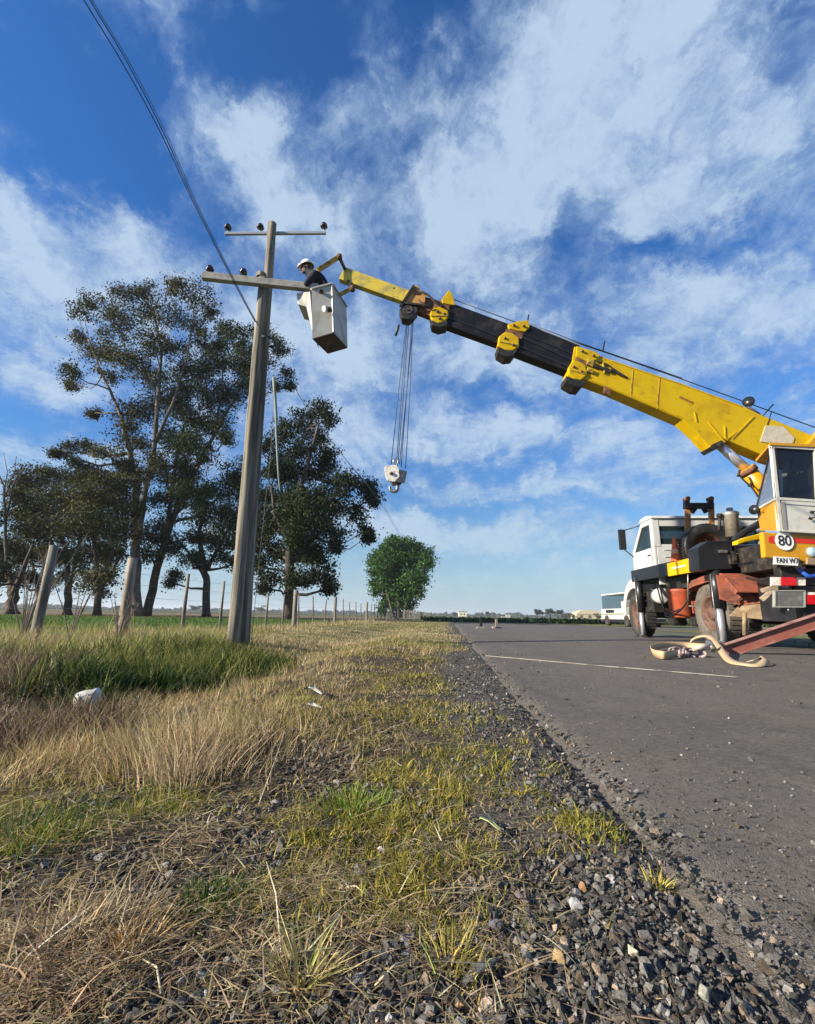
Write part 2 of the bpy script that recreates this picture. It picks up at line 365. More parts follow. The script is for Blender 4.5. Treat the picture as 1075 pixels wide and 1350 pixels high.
def ground_z(x, y):
    x = np.asarray(x, float); y = np.asarray(y, float)
    lat = x*CR-y*SR; al = x*SR+y*CR
    far = 1/(1+np.hypot(x, y)/60)
    under = sst(lat, EDGE-.12, EDGE+.1)*(1-sst(lat, 6.5, 6.8))*(1-sst(al, 27, 29)*1)
    z = -.012+(fb(x, y, .9, 1)-.5)*.07*far+(fb(x, y, 5, 2)-.5)*.03*far+(fb(x, y, 22, 4, 2)-.5)*.012*far
    ditch = np.exp(-((lat+1.95)/.75)**2)*sst(al, -1, 1.5)*(1-sst(al, 14, 24))
    z = z-.13*ditch
    z = z+.05*np.exp(-((lat+.9)/.5)**2)*sst(al, 2, 5)*(1-sst(al, 20, 30))
    return z*(1-under)+(-.035)*under

# ================================================================== GROUND
def ground_sheet():
    n = 350
    u = np.linspace(-1, 1, n); k = 11.6
    ax = .04*np.sinh(u*k)/np.sinh(1)*1.0
    ax = ax/ax[-1]*5200.0
    v = np.linspace(-.62, 1, n); ay = .04*np.sinh(v*k); ay = ay/ay[-1]*6500.0+.75
    X, Y = np.meshgrid(ax+.0, ay)
    Z = ground_z(X, Y)
    V = np.stack([X.ravel(), Y.ravel(), Z.ravel()], 1)
    i = np.arange(n-1); a = (i[:, None]*n+i[None, :]).ravel()
    F = np.stack([a, a+1, a+n+1, a+n], 1).ravel()
    m = bpy.data.materials.new('verge_and_field_soil'); m.use_nodes = True; nt = m.node_tree; g = NG(nt.nodes, nt.links); nt.nodes.clear()
    out = g.new('ShaderNodeOutputMaterial'); p = g.new('ShaderNodeBsdfPrincipled'); p.inputs['Roughness'].default_value = .95; p.inputs['Specular IOR Level'].default_value = .2
    geo = g.new('ShaderNodeNewGeometry').outputs['Position']
    rot = g.new('ShaderNodeVectorRotate', rotation_type='Z_AXIS'); g.put(rot.inputs['Vector'], geo); rot.inputs['Angle'].default_value = RD
    sp = g.new('ShaderNodeSeparateXYZ'); nt.links.new(rot.outputs[0], sp.inputs[0]); lat, al = sp.outputs[0], sp.outputs[1]
    n1 = g.noise(geo, 1.3, 6, .6); n2 = g.noise(geo, 9, 5, .6); n3 = g.noise(geo, 90, 4, .6); n0 = g.noise(geo, .05, 5, .6)
    soil = g.mix(g.rng(n2, .38, .62), (.032, .026, .021), (.075, .061, .044))
    soil = g.mix(g.rng(n3, .45, .65), soil, (.04, .037, .034))
    straw = g.mix(g.rng(n2, .4, .6), (.17, .13, .07), (.25, .20, .10))
    green = g.mix(g.rng(n1, .35, .65), (.055, .085, .02), (.11, .13, .03))
    turf = g.mix(g.rng(n1, .42, .58), green, straw)
    farf = g.rng(al, 4.5, 9.0)
    c = g.mix(farf, soil, turf)
    # field beyond the fence: green crop; stubble strips further out
    fieldm = g.math('MULTIPLY', g.rng(lat, -4.6, -5.6), g.rng(al, 3, 7))
    field = g.mix(g.rng(n0, .4, .6), (.045, .10, .018), (.075, .125, .028))
    field = g.mix(g.rng(g.math('ADD', al, g.math('MULTIPLY', n0, 14)), 33, 40), field, (.16, .12, .075))
    c = g.mix(fieldm, c, field)
    far2 = g.rng(al, 60, 140)
    c = g.mix(far2, c, g.mix(g.rng(n0, .42, .58), (.05, .075, .03), (.10, .10, .05)))
    # grey road base under the gravel shoulder
    sh = g.math('MULTIPLY', g.rng(g.math('ADD', lat, g.math('MULTIPLY', n1, .5)), .12, .30), g.rng(lat, 9.5, 8.4))
    c = g.mix(sh, c, g.mix(g.rng(n3, .4, .6), (.05, .047, .044), (.11, .102, .094)))
    rsh = g.math('MULTIPLY', g.rng(lat, 6.3, 6.6), g.rng(lat, 8.6, 7.6))
    c = g.mix(rsh, c, g.mix(g.rng(n2, .4, .6), (.15, .13, .10), (.09, .10, .045)))
    nt.links.new(c, p.inputs['Base Color'])
    b = g.new('ShaderNodeBump'); b.inputs['Strength'].default_value = .9; b.inputs['Distance'].default_value = .02
    nt.links.new(g.math('ADD', n3, g.math('MULTIPLY', n2, 2.0)), b.inputs['Height']); nt.links.new(b.outputs[0], p.inputs['Normal'])
    nt.links.new(p.outputs[0], out.inputs['Surface'])
    np_mesh('ground', V, np.full(len(a), 4), F, m, smooth=True, kind='structure')
ground_sheet()

def road_z(lat, al): return .004+.010*np.clip(lat-.4, 0, 3)-.006*np.clip(lat-3.4, 0, 5)
def road_sheet():
    al = np.concatenate([np.linspace(-6, .3, 40), np.linspace(.32, 3.0, 200), np.linspace(3.03, 8, 120), np.linspace(8.1, 29, 90)])
    tt = np.concatenate([np.linspace(0, .12, 30), np.linspace(.13, 1, 90)])
    AL, TT = np.meshgrid(al, tt)
    rgt = 6.6+(fb(al, al*0, .7, 6)-.5)*.3+sst(al, 19, 28)*9
    LA = edge_at(AL)+(rgt[None, :]-edge_at(AL))*TT
    end = sst(AL, 27.5, 29)
    Z = road_z(LA, AL)-.05*np.exp(-((TT*6.2)/.05)**2)*.6+(fb(LA, AL, 1.2, 8)-.5)*.008-end*.03
    # crumbling lip at both sides
    Z = Z-.02*(TT >= 1)
    X = LA*CR+AL*SR; Y = AL*CR-LA*SR
    V = np.stack([X.ravel(), Y.ravel(), Z.ravel()], 1)
    ny, nx = AL.shape
    a = (np.arange(ny-1)[:, None]*nx+np.arange(nx-1)[None, :]).ravel()
    F = np.stack([a, a+1, a+nx+1, a+nx], 1).ravel()
    m = bpy.data.materials.new('worn_asphalt'); m.use_nodes = True; nt = m.node_tree; g = NG(nt.nodes, nt.links); nt.nodes.clear()
    out = g.new('ShaderNodeOutputMaterial'); p = g.new('ShaderNodeBsdfPrincipled'); p.inputs['Specular IOR Level'].default_value = .35
    geo = g.new('ShaderNodeNewGeometry').outputs['Position']
    n1 = g.noise(geo, .8, 6, .6); n2 = g.noise(geo, 5, 5, .6); n3 = g.noise(geo, 150, 3, .6); n4 = g.noise(geo, 480, 2, .5)
    vo = g.new('ShaderNodeTexVoronoi'); vo.inputs['Scale'].default_value = 300; nt.links.new(geo, vo.inputs['Vector'])
    c = g.mix(g.rng(n1, .36, .64), (.088, .078, .068), (.118, .104, .089))
    c = g.mix(g.rng(n2, .5, .72), c, (.125, .108, .09))
    ve = g.new('ShaderNodeTexVoronoi', feature='DISTANCE_TO_EDGE'); ve.inputs['Scale'].default_value = .55; nt.links.new(g.vmath('ADD', geo, g.vmath('MULTIPLY', g.noise(geo, 2.5, 5, .7, out=1), (.5, .5, .5))), ve.inputs['Vector'])
    crack = g.math('MULTIPLY', g.rng(ve.outputs['Distance'], .006, .0), g.rng(n1, .46, .6))
    c = g.mix(g.math('MULTIPLY', g.rng(g.noise(geo, 1.9, 7, .7), .54, .66), .75), c, (.125, .10, .078))
    c = g.mix(g.math('MULTIPLY', g.rng(g.noise(geo, 2.7, 4, .5), .62, .72), .6), c, (.035, .033, .033))
    c = g.mix(crack, c, (.018, .017, .016))
    c = g.mix(g.rng(vo.outputs['Distance'], .0, .5), g.mix(.55, c, (.20, .185, .17)), c)
    c = g.mix(g.rng(n3, .55, .7), c, (.04, .037, .035))
    n5 = g.noise(geo, 55, 4, .7); c = g.mix(g.math('MULTIPLY', g.rng(n5, .54, .66), .6), c, (.17, .155, .135)); c = g.mix(g.math('MULTIPLY', g.rng(n5, .46, .36), .6), c, (.035, .032, .03))
    # longitudinal stains and a crack
    mp = g.new('ShaderNodeMapping'); nt.links.new(geo, mp.inputs[0]); mp.inputs['Rotation'].default_value = (0, 0, RD); mp.inputs['Scale'].default_value = (2.4, .35, 1)
    c = g.mix(g.math('MULTIPLY', g.rng(g.noise(mp.outputs[0], 1.2, 4, .6), .5, .7), .55), c, (.068, .063, .061))
    nt.links.new(c, p.inputs['Base Color'])
    nt.links.new(g.rng(n2, .3, .7, .72, .9), p.inputs['Roughness'])
    b = g.new('ShaderNodeBump'); b.inputs['Strength'].default_value = .6; b.inputs['Distance'].default_value = .0025
    h = g.math('ADD', g.math('MULTIPLY', vo.outputs['Distance'], -1.6), g.math('ADD', n3, g.math('MULTIPLY', n4, .6)))
    nt.links.new(h, b.inputs['Height']); nt.links.new(b.outputs[0], p.inputs['Normal'])
    nt.links.new(p.outputs[0], out.inputs['Surface'])
    np_mesh('road', V, np.full(len(a), 4), F, m, smooth=True, kind='structure')
road_sheet()
def gz(x, y):
    lat, al = rf(x, y)
    if EDGE < lat < 6.6 and -6 < al < 28: return float(road_z(lat, al))
    return float(ground_z(x, y))

# ================================================================== GRAVEL
def hull_variants(n):
    out = []
    for i in range(n):
        bm = bmesh.new(); rr = np.random.default_rng(100+i)
        k = int(rr.integers(7, 11)); P = rr.normal(size=(k, 3)); P /= np.linalg.norm(P, axis=1)[:, None]; P *= rr.uniform(.75, 1.1, (k, 1)); P *= np.array([1, rr.uniform(.65, .95), rr.uniform(.55, .85)])
        for q in P: bm.verts.new(q)
        r = bmesh.ops.convex_hull(bm, input=bm.verts)
        bmesh.ops.delete(bm, geom=[v for v in bm.verts if not v.link_faces], context='VERTS')
        bmesh.ops.triangulate(bm, faces=bm.faces); bm.verts.index_update()
        out.append((np.array([v.co[:] for v in bm.verts]), np.array([[v.index for v in f.verts] for f in bm.faces]))); bm.free()
    return out
HULLS = hull_variants(20)
def stones(name, x, y, s, z, col, sink=.25, **tg):
    n = len(x); Vs = []; Fs = []; Cs = []; off = 0
    th = RNG.uniform(0, 6.28, n); tx = RNG.normal(0, .35, n); var = RNG.integers(0, len(HULLS), n)
    for k, (hv, hf) in enumerate(HULLS):
        id_ = np.where(var == k)[0]
        if not len(id_): continue
        c, sn = np.cos(th[id_]), np.sin(th[id_]); ct, st = np.cos(tx[id_]), np.sin(tx[id_])
        p = hv[None]*s[id_][:, None, None]
        py = p[:, :, 1]*ct[:, None]-p[:, :, 2]*st[:, None]; pz = p[:, :, 1]*st[:, None]+p[:, :, 2]*ct[:, None]
        px = p[:, :, 0]
        qx = px*c[:, None]-py*sn[:, None]+x[id_][:, None]; qy = px*sn[:, None]+py*c[:, None]+y[id_][:, None]
        qz = pz+(z[id_]+s[id_]*(.55-sink))[:, None]
        V = np.stack([qx, qy, qz], 2).reshape(-1, 3); m = len(hv)
        F = (hf[None]+(np.arange(len(id_))*m)[:, None, None]+off).reshape(-1)
        Vs.append(V); Fs.append(F); Cs.append(np.repeat(col[id_], m, 0)); off += len(V)
    V = np.concatenate(Vs); F = np.concatenate(Fs)
    return np_mesh(name, V, np.full(len(F)//3, 3), F, M_STONE, col=np.concatenate(Cs), **tg)
def stone_cols(n):
    v = RNG.lognormal(math.log(.095), .55, n)[:, None]
    c = v*np.array([[1.05, 1.0, .94]])
    warm = RNG.random(n) < .2; c[warm] = v[warm]*np.array([[1.35, 1.05, .8]])
    pale = RNG.random(n) < .025; c[pale] = np.array([[.22, .20, .17]])*RNG.uniform(.7, 1.2, (pale.sum(), 1))
    return np.clip(c, .02, .5)
def polar(n, r0, r1, a0=-60, a1=58, p=1.0):
    if p == 1.0: r = r0*(r1/r0)**RNG.random(n)
    else: q = 1-p+1e-9; r = (r0**q+(r1**q-r0**q)*RNG.random(n))**(1/q)
    th = np.radians(RNG.uniform(a0, a1, n)); return r*np.sin(th), r*np.cos(th)
def spot(x, y, px, py, sx, sy):                        # soft patch round a measured ground point
    c = G(px, py); return np.exp(-((x-c.x)/sx)**2-((y-c.y)/sy)**2)
def grass_cover(x, y):
    """0 bare stone .. 1 full turf on the verge"""
    lat, al = x*CR-y*SR, x*SR+y*CR
    fr_ = sst(al, 2.0, 3.2)
    g = 1-sst(lat+(fb(x, y, 3.2, 21)-.5)*(.55-.3*fr_), -.02-.10*fr_, .34-.24*fr_)
    g = g*(1-.96*(1-sst(al+(fb(x, y, 4, 25)-.5)*.35, .58, 1.0))*sst(lat, -.45, -.02))
    patch = sst(fb(x, y, 5.5, 31), .40, .58)
    near = 1-sst(al, 1.3, 2.6)
    g = g*(1-near*(1-patch)*.85)
    mid = sst(al, 1.0, 1.25)*(1-sst(al, 1.9, 2.5))*sst(lat, -.3, .0)*(1-sst(lat, .34, .41))
    g = np.maximum(g, mid*sst(fb(x, y, 5.2, 41, 4), .40, .54)*.95)
    for q in ((240, 1135, .10, .05), (345, 1195, .09, .05), (480, 1125, .04, .04), (120, 1110, .10, .03), (520, 1250, .05, .03), (350, 1085, .05, .04), (700, 1010, .06, .08)): g = g*(1-.9*spot(x, y, *q))
    return g
def make_gravel():
    x, y = polar(190000, .42, 16, p=1.05)
    lat, al = x*CR-y*SR, x*SR+y*CR
    e = edge_at(al)
    bare = 1-grass_cover(x, y)
    keep = (RNG.random(len(x)) < (bare*sst(lat, -1.6, -.25)*.95+.02))&(lat < e+np.abs(RNG.normal(0, .035, len(x)))*(1+al*.1))
    rsh = (lat > 6.5)&(lat < 8.6)&(RNG.random(len(x)) < .3)
    keep = keep|rsh
    x, y, lat, al = x[keep], y[keep], lat[keep], al[keep]
    r = np.hypot(x, y)
    s = np.clip(RNG.lognormal(math.log(.0034), .62, len(x)), .0012, .0125)*(1+r*.13)
    z = np.where(lat > edge_at(al), road_z(lat, al), ground_z(x, y))
    stones('gravel', x, y, s, z, stone_cols(len(x)), sink=.36, kind='stuff', label='crushed grey stone along the edge of the asphalt')
    # loose chippings on the asphalt
    x, y = polar(30000, .7, 14, -10, 58, p=.9); lat, al = x*CR-y*SR, x*SR+y*CR
    k = (lat > EDGE+.03)&(lat < 6.4)&(RNG.random(len(x)) < .12+.9*np.exp(-(lat-EDGE)/.25)+.5*sst(fb(x, y, 1.3, 5), .55, .7)); x, y, lat, al = x[k], y[k], lat[k], al[k]
    s = np.clip(RNG.lognormal(math.log(.0021), .6, len(x)), .0009, .012)*(1+np.hypot(x, y)*.10)
    stones('loose_chippings', x, y, s, road_z(lat, al), stone_cols(len(x))*1.1, sink=.2, kind='stuff', label='loose stone chippings scattered on the asphalt')
make_gravel()

# ================================================================== GRASS
def blades(name, x, y, h, wd, lean, az, col, bend=.6, z=None, seg=3, m=None, flop=None, **tg):
    """tapering blades: h length, lean 0 upright .. 1 flat, az direction of lean"""
    n = len(x); z = ground_z(x, y)-.004 if z is None else z
    t = np.linspace(0, 1, seg+1)[None, :]
    l0 = (lean*np.pi/2)[:, None]; ang = l0+t*bend*np.pi/2*(RNG.uniform(.3, 1.3, n)[:, None])
    ang = np.minimum(ang, np.pi*.62)
    dt = h[:, None]/seg
    rr = np.concatenate([np.zeros((n, 1)), np.cumsum(np.sin(ang[:, :-1])*dt, 1)], 1)
    zz = np.concatenate([np.zeros((n, 1)), np.cumsum(np.cos(ang[:, :-1])*dt, 1)], 1)
    zz = np.maximum(zz, .002)
    cx = x[:, None]+rr*np.cos(az)[:, None]; cy = y[:, None]+rr*np.sin(az)[:, None]; cz = z[:, None]+zz
    fa = RNG.uniform(0, np.pi, n); sx = np.cos(fa)[:, None]; sy = np.sin(fa)[:, None]
    ww = wd[:, None]*(1-t**1.6)*.5
    Lf = np.stack([cx-sx*ww, cy-sy*ww, cz], 2)[:, :seg]; Rt = np.stack([cx+sx*ww, cy+sy*ww, cz], 2)[:, :seg]; tip = np.stack([cx, cy, cz], 2)[:, seg:]
    V = np.concatenate([Lf, Rt, tip], 1).reshape(-1, 3); k = 2*seg+1
    base = (np.arange(n)*k)[:, None]
    fl = []; cnt = []
    for i in range(seg-1): fl += [i, i+1, seg+i+1, seg+i]; cnt.append(4)
    fl += [seg-1, 2*seg, 2*seg-1]; cnt.append(3)
    F = (base+np.array(fl)[None]).ravel(); cn = np.tile(cnt, n)
    return np_mesh(name, V, cn, F, m or M_BLADE, col=np.repeat(col, k, 0), smooth=True, **tg)
def mixcol(n, pal, wts, jit=.18):
    pal = np.array(pal); i = RNG.choice(len(pal), n, p=np.array(wts)/sum(wts)); return np.clip(pal[i]*RNG.lognormal(0, jit, (n, 1))*RNG.normal(1, .05, (n, 3)), .005, .8)
GREEN = [(.09, .12, .015), (.17, .17, .02), (.28, .24, .035), (.38, .30, .06)]
DRY = [(.38, .29, .15), (.48, .38, .22), (.29, .21, .11), (.16, .11, .07), (.55, .47, .31)]
def make_grass():
    # short green turf of the near verge
    x, y = polar(290000, .42, 8, -62, 30, p=1.15)
    lat, al = x*CR-y*SR, x*SR+y*CR
    g = grass_cover(x, y)*(lat < EDGE)
    greenness = sst(fb(x, y, 2.6, 51, 4), .40, .60)
    greenness = np.clip(greenness+.8*spot(x, y, 40, 1045, .28, .16)+.5*spot(x, y, 300, 1040, .3, .12)+.6*spot(x, y, 470, 1040, .16, .2)+.4*spot(x, y, 500, 1150, .12, .08)-.7*spot(x, y, 110, 1200, .25, .12)-.5*spot(x, y, 200, 980, .8, .25), 0, 1)
    k = RNG.random(len(x)) < g*(.22+.78*greenness)*(.3+.7*sst(fb(x, y, 19, 57), .3, .52)); x, y, gr = x[k], y[k], greenness[k]
    x += RNG.normal(0, .002, len(x)); r = np.hypot(x, y)
    n = len(x); tuft = fb(x, y, 14, 61)
    h = (.009+.030*tuft**2+.006*gr)*RNG.uniform(.6, 1.5, n)*(1+.10*r); wd = RNG.uniform(.0013, .0030, n)*(1+.35*r)
    c1 = mixcol(n, GREEN, (2, 3.5, 4, 3)); c2 = mixcol(n, [(.36, .28, .11), (.48, .37, .16), (.24, .20, .06)], (3, 3, 1)); q = (RNG.random(n) < np.clip(gr*1.05, 0, 1))[:, None]
    yel = (sst(fb(x, y, 2.7, 77), .5, .62)*.8 > RNG.random(n))[:, None]
    c = np.where(q, c1, c2); c = np.where(yel&q, mixcol(n, [(.33, .30, .06), (.24, .24, .045)], (1, 1)), c)
    blades('short_green_grass', x, y, h, wd, RNG.uniform(.05, .95, n), RNG.uniform(0, 6.28, n), c, kind='stuff', label='short yellow-green grass growing in tufts on the roadside verge')
    # dead stalks and litter lying on the soil
    x, y = polar(140000, .42, 9, -62, 28, p=1.1); lat, al = x*CR-y*SR, x*SR+y*CR
    d = (1-sst(lat+(fb(x, y, 3, 22)-.5)*.4, -.1, .38))*(.42+.58*sst(fb(x, y, 2.4, 71), .40, .60))*(.45+.55*sst(fb(x, y, 12, 79), .35, .6))
    d = d*(.25+.75*grass_cover(x, y))
    d = np.clip(d+.8*spot(x, y, 90, 1220, .2, .10)+.3*spot(x, y, 420, 1250, .1, .06), 0, 1)
    k = (RNG.random(len(x)) < d)&(lat < EDGE+.02); x, y = x[k], y[k]; n = len(x); r = np.hypot(x, y)
    h = RNG.lognormal(math.log(.028), .6, n)*(1+.12*r); wd = RNG.uniform(.0009, .0024, n)*(1+.35*r)
    z = ground_z(x, y)+RNG.uniform(0, .012, n)
    blades('dead_grass_litter', x, y, np.clip(h, .01, .22), wd, RNG.uniform(.72, 1.0, n), RNG.uniform(0, 6.28, n), mixcol(n, DRY, (4, 3, 4, 4, 1.2), .3), bend=.4, z=z, kind='stuff', label='dry dead stalks and litter lying on the verge soil')
    # standing straw-coloured grass
    x, y = polar(120000, .9, 9, -62, 8, p=1.05); lat, al = x*CR-y*SR, x*SR+y*CR
    d = (.08+.8*sst(fb(x, y, 3.4, 81, 4), .46, .62))*(1-sst(lat, -.45, .12))*sst(al, 1.15, 1.9)
    d = np.clip(d+.8*spot(x, y, 235, 985, .22, .22)+.35*spot(x, y, 60, 975, .5, .25)+.35*spot(x, y, 420, 930, .4, .6)+.3*spot(x, y, 330, 900, .5, .7)-.9*spot(x, y, 40, 1050, .35, .14), 0, 1)
    k = RNG.random(len(x)) < d; x, y = x[k], y[k]; n = len(x); r = np.hypot(x, y)
    hh = .035+.11*sst(fb(x, y, 2.3, 91), .38, .66)+.05*spot(x, y, 235, 985, .22, .22)-.03*sst(x*CR-y*SR, -.9, -.2)
    h = hh*.62*RNG.uniform(.3, 1.6, n)*(1+.03*r); wd = RNG.uniform(.0010, .0024, n)*(1+.30*r)
    blades('dry_straw_grass', x, y, np.clip(h, .02, .4), wd, np.clip(np.abs(RNG.normal(.05, .38, n))+.25*(fb(x, y, 4, 19)-.5), 0, 1), fb(x, y, 2.2, 66)*9+RNG.normal(0, .9, n), mixcol(n, [(.46, .35, .18), (.38, .27, .14), (.55, .45, .27), (.26, .22, .09), (.30, .19, .11)], (5, 4, 3, 3, 2), .28), bend=.6, kind='stuff', label='standing straw-coloured dry grass across the verge')
    # mid and far verge grass (and the unmown strip at the fence)
    x, y = polar(120000, 6.5, 55, -62, 12, p=1.25); lat, al = x*CR-y*SR, x*SR+y*CR
    d = np.where(lat > -5.4, 1.0, .35)*(1-sst(lat+(fb(x, y, .9, 23)-.5)*.5, .0, .35))
    k = (RNG.random(len(x)) < d); x, y, lat, al = x[k], y[k], lat[k], al[k]; n = len(x); r = np.hypot(x, y)
    fence = np.exp(-((lat+4.9)/.6)**2)
    pat = fb(x, y, .55, 33); field = sst(lat, -5.4, -6.0)
    h = (.03+.05*sst(pat, .4, .65)+.16*fence)*RNG.uniform(.5, 1.5, n); wd = .0022*(1+.35*r)*RNG.uniform(.6, 1.2, n)
    isg = (RNG.random(n) < np.clip(sst(fb(x, y, .45, 43), .46, .66)*.7+field, 0, 1)*(1-.7*fence))[:, None]
    c = np.where(isg, mixcol(n, [(.14, .16, .03), (.24, .22, .05), (.10, .12, .022)], (3, 3, 2)), mixcol(n, [(.42, .33, .17), (.33, .25, .13), (.5, .42, .25)], (3, 3, 2)))
    blades('verge_grass_beyond', x, y, h, wd, RNG.uniform(0, .5, n), RNG.uniform(0, 6.28, n), c, seg=2, kind='stuff', label='mown green and straw grass running along the fence into the distance')
    # green crop in the field
    x, y = polar(40000, 6.5, 48, -64, -8, p=1.2); lat, al = x*CR-y*SR, x*SR+y*CR
    k = (lat < -5.3); x, y = x[k], y[k]; n = len(x); r = np.hypot(x, y)
    k = RNG.random(n) < 1-sst(r, 36, 44); x, y, r = x[k], y[k], r[k]; n = len(x)
    blades('field_crop', x, y, RNG.uniform(.05, .14, n), .0035*(1+.3*r), RNG.uniform(0, .4, n), RNG.uniform(0, 6.28, n), mixcol(n, [(.05, .13, .02), (.09, .17, .03), (.04, .09, .018)], (3, 2, 2)), seg=2, kind='stuff', label='low green crop covering the field behind the fence')
    # tall rank green grass at the foot of the poles
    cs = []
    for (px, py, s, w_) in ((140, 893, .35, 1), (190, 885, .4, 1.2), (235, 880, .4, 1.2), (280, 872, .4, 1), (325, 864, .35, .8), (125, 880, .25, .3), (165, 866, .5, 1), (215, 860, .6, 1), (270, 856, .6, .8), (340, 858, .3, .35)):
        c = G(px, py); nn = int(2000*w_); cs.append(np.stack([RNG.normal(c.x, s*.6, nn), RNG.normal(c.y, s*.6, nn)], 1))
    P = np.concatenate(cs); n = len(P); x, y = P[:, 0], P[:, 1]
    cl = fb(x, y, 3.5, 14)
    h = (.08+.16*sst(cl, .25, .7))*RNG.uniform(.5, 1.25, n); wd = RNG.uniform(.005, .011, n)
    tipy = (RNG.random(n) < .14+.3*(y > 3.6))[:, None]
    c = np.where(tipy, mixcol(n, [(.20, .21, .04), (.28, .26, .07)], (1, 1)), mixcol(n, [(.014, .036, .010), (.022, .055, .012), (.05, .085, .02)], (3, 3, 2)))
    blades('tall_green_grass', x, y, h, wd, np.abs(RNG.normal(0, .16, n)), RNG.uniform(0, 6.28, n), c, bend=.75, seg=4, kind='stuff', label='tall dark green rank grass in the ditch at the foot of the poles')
    # reddish-brown dead weeds left of it
    cs = []
    for (px, py, s, w_) in ((20, 895, .35, 1), (60, 885, .4, 1.2), (100, 875, .35, 1), (30, 935, .3, 1), (75, 950, .25, .7), (0, 870, .4, .8), (150, 925, .18, .4)):
        c = G(px, py); nn = int(1300*w_); cs.append(np.stack([RNG.normal(c.x, s*.6, nn), RNG.normal(c.y, s*.6, nn)], 1))
    P = np.concatenate(cs); n = len(P); x, y = P[:, 0], P[:, 1]
    h = RNG.uniform(.05, .22, n); wd = RNG.uniform(.003, .007, n)
    blades('brown_dead_weeds', x, y, h, wd, RNG.uniform(.0, .6, n), RNG.uniform(0, 6.28, n), mixcol(n, [(.12, .08, .055), (.08, .05, .035), (.27, .20, .12), (.15, .13, .05)], (3, 3, 3, 2), .25), bend=.8, seg=4, kind='stuff', label='reddish-brown tangled dead weeds in the ditch at the left')
    # fine field-side weeds behind the tall grass, along the fence
    x = RNG.uniform(-9, -2.6, 12000); y = RNG.uniform(4.2, 9, 12000); n = len(x)
    h = RNG.uniform(.06, .32, n)*(.5+fb(x, y, 1.2, 55)); c = mixcol(n, [(.22, .26, .06), (.40, .34, .14), (.12, .19, .03), (.5, .42, .22)], (3, 3, 3, 2))
    blades('fence_side_weeds', x, y, h, RNG.uniform(.004, .009, n), RNG.uniform(0, .35, n), RNG.uniform(0, 6.28, n), c, bend=.5, kind='stuff', label='mixed green and straw weeds standing under the fence wires')
make_grass()

# single clumps of dead grass in the foreground
def tuft(label, px, py, n, h, spread, flat, pal, wts, group=None, name='dry_grass_tuft'):
    c = G(px, py); x = RNG.normal(c.x, spread, n); y = RNG.normal(c.y, spread, n)
    az = np.arctan2(y-c.y, x-c.x)+RNG.normal(0, .5 if flat < .7 else 1.6, n)
    hh = h*RNG.lognormal(-.15, .35, n)
    o = blades(name, x, y, hh, RNG.uniform(.0014, .0034, n), np.clip(np.abs(RNG.normal(flat, .28, n)), 0, 1), az, mixcol(n, pal, wts, .3), bend=.45 if flat < .7 else .8, seg=4, loc=(c.x, c.y, 0), label=label, cat='grass tuft', group=group)
tuft('golden brown dead tuft with upright stems at lower left of the verge', 180, 1230, 170, .06, .013, .4, [(.40, .25, .09), (.30, .19, .08), (.55, .42, .22)], (4, 3, 2))
tuft('wide collapsed heap of grey-brown straw in the lower left corner', 85, 1245, 1300, .085, .06, .72, [(.38, .29, .18), (.27, .19, .12), (.48, .38, .25), (.17, .11, .08)], (4, 3, 2, 2))
tuft('pale yellow straw tuft flopping over at bottom centre-left', 400, 1270, 240, .065, .014, .6, [(.52, .42, .2), (.42, .32, .13), (.30, .30, .07)], (4, 3, 2))
tuft('yellow-green tuft at the gravel edge near bottom centre', 590, 1245, 260, .035, .02, .45, [(.40, .33, .08), (.27, .28, .06), (.5, .38, .15)], (3, 3, 2))
tuft('small bright tuft on the asphalt edge', 868, 1152, 110, .028, .010, .5, [(.36, .33, .07), (.48, .36, .12)], (3, 2))
tuft('tall thin reddish straw stand left of centre', 245, 1010, 420, .13, .06, .12, [(.40, .30, .19), (.50, .39, .25)], (3, 2))
tuft('dark green grass patch at the left edge of the verge', 40, 1075, 1300, .045, .09, .4, [(.035, .075, .014), (.06, .11, .02), (.12, .15, .03)], (3, 3, 1), name='green_grass_tuft')
tuft('dark green low patch beside the stone hollow at lower left', 275, 1170, 700, .028, .035, .35, [(.045, .09, .015), (.08, .13, .025)], (3, 2), name='green_grass_tuft')
tuft('bright yellow-green clump above the stone hollow', 215, 1040, 600, .035, .06, .3, [(.15, .19, .03), (.24, .25, .04)], (3, 2), name='green_grass_tuft')
tuft('fresh green tuft in the middle of the verge', 470, 1045, 700, .035, .05, .3, [(.14, .22, .03), (.20, .26, .05)], (3, 3), name='green_grass_tuft')
# long bare stalks lying about
def stalk(label, a, b, lift=.01):
    pa, pb = G(*a), G(*b); pa.z = gz(pa.x, pa.y)+.006; pb.z = gz(pb.x, pb.y)+lift
    mid = (pa+pb)/2+Vector((.004, .003, .008))
    MB(True).tube([pa, mid, pb], [.0016, .0014, .0007], 6).build('dry_stalk', mat('pale_stalk', (.5, .42, .27), .8), label=label, cat='stalk', group='dry stalks lying on the verge')
stalk('pale stalk lying beside the golden dead tuft', (215, 1290), (190, 1250), .012)
stalk('pale stalk slanting up to the right near bottom centre', (494, 1284), (540, 1258))
stalk('thin upright pale stalk left of the bottom straw tuft', (372, 1248), (352, 1128), .02)
stalk('short pale stalk above the stone patch', (447, 1157), (486, 1170))
stalk('long pale stalk among the straw right of the reddish stand', (343, 1040), (374, 982), .05)
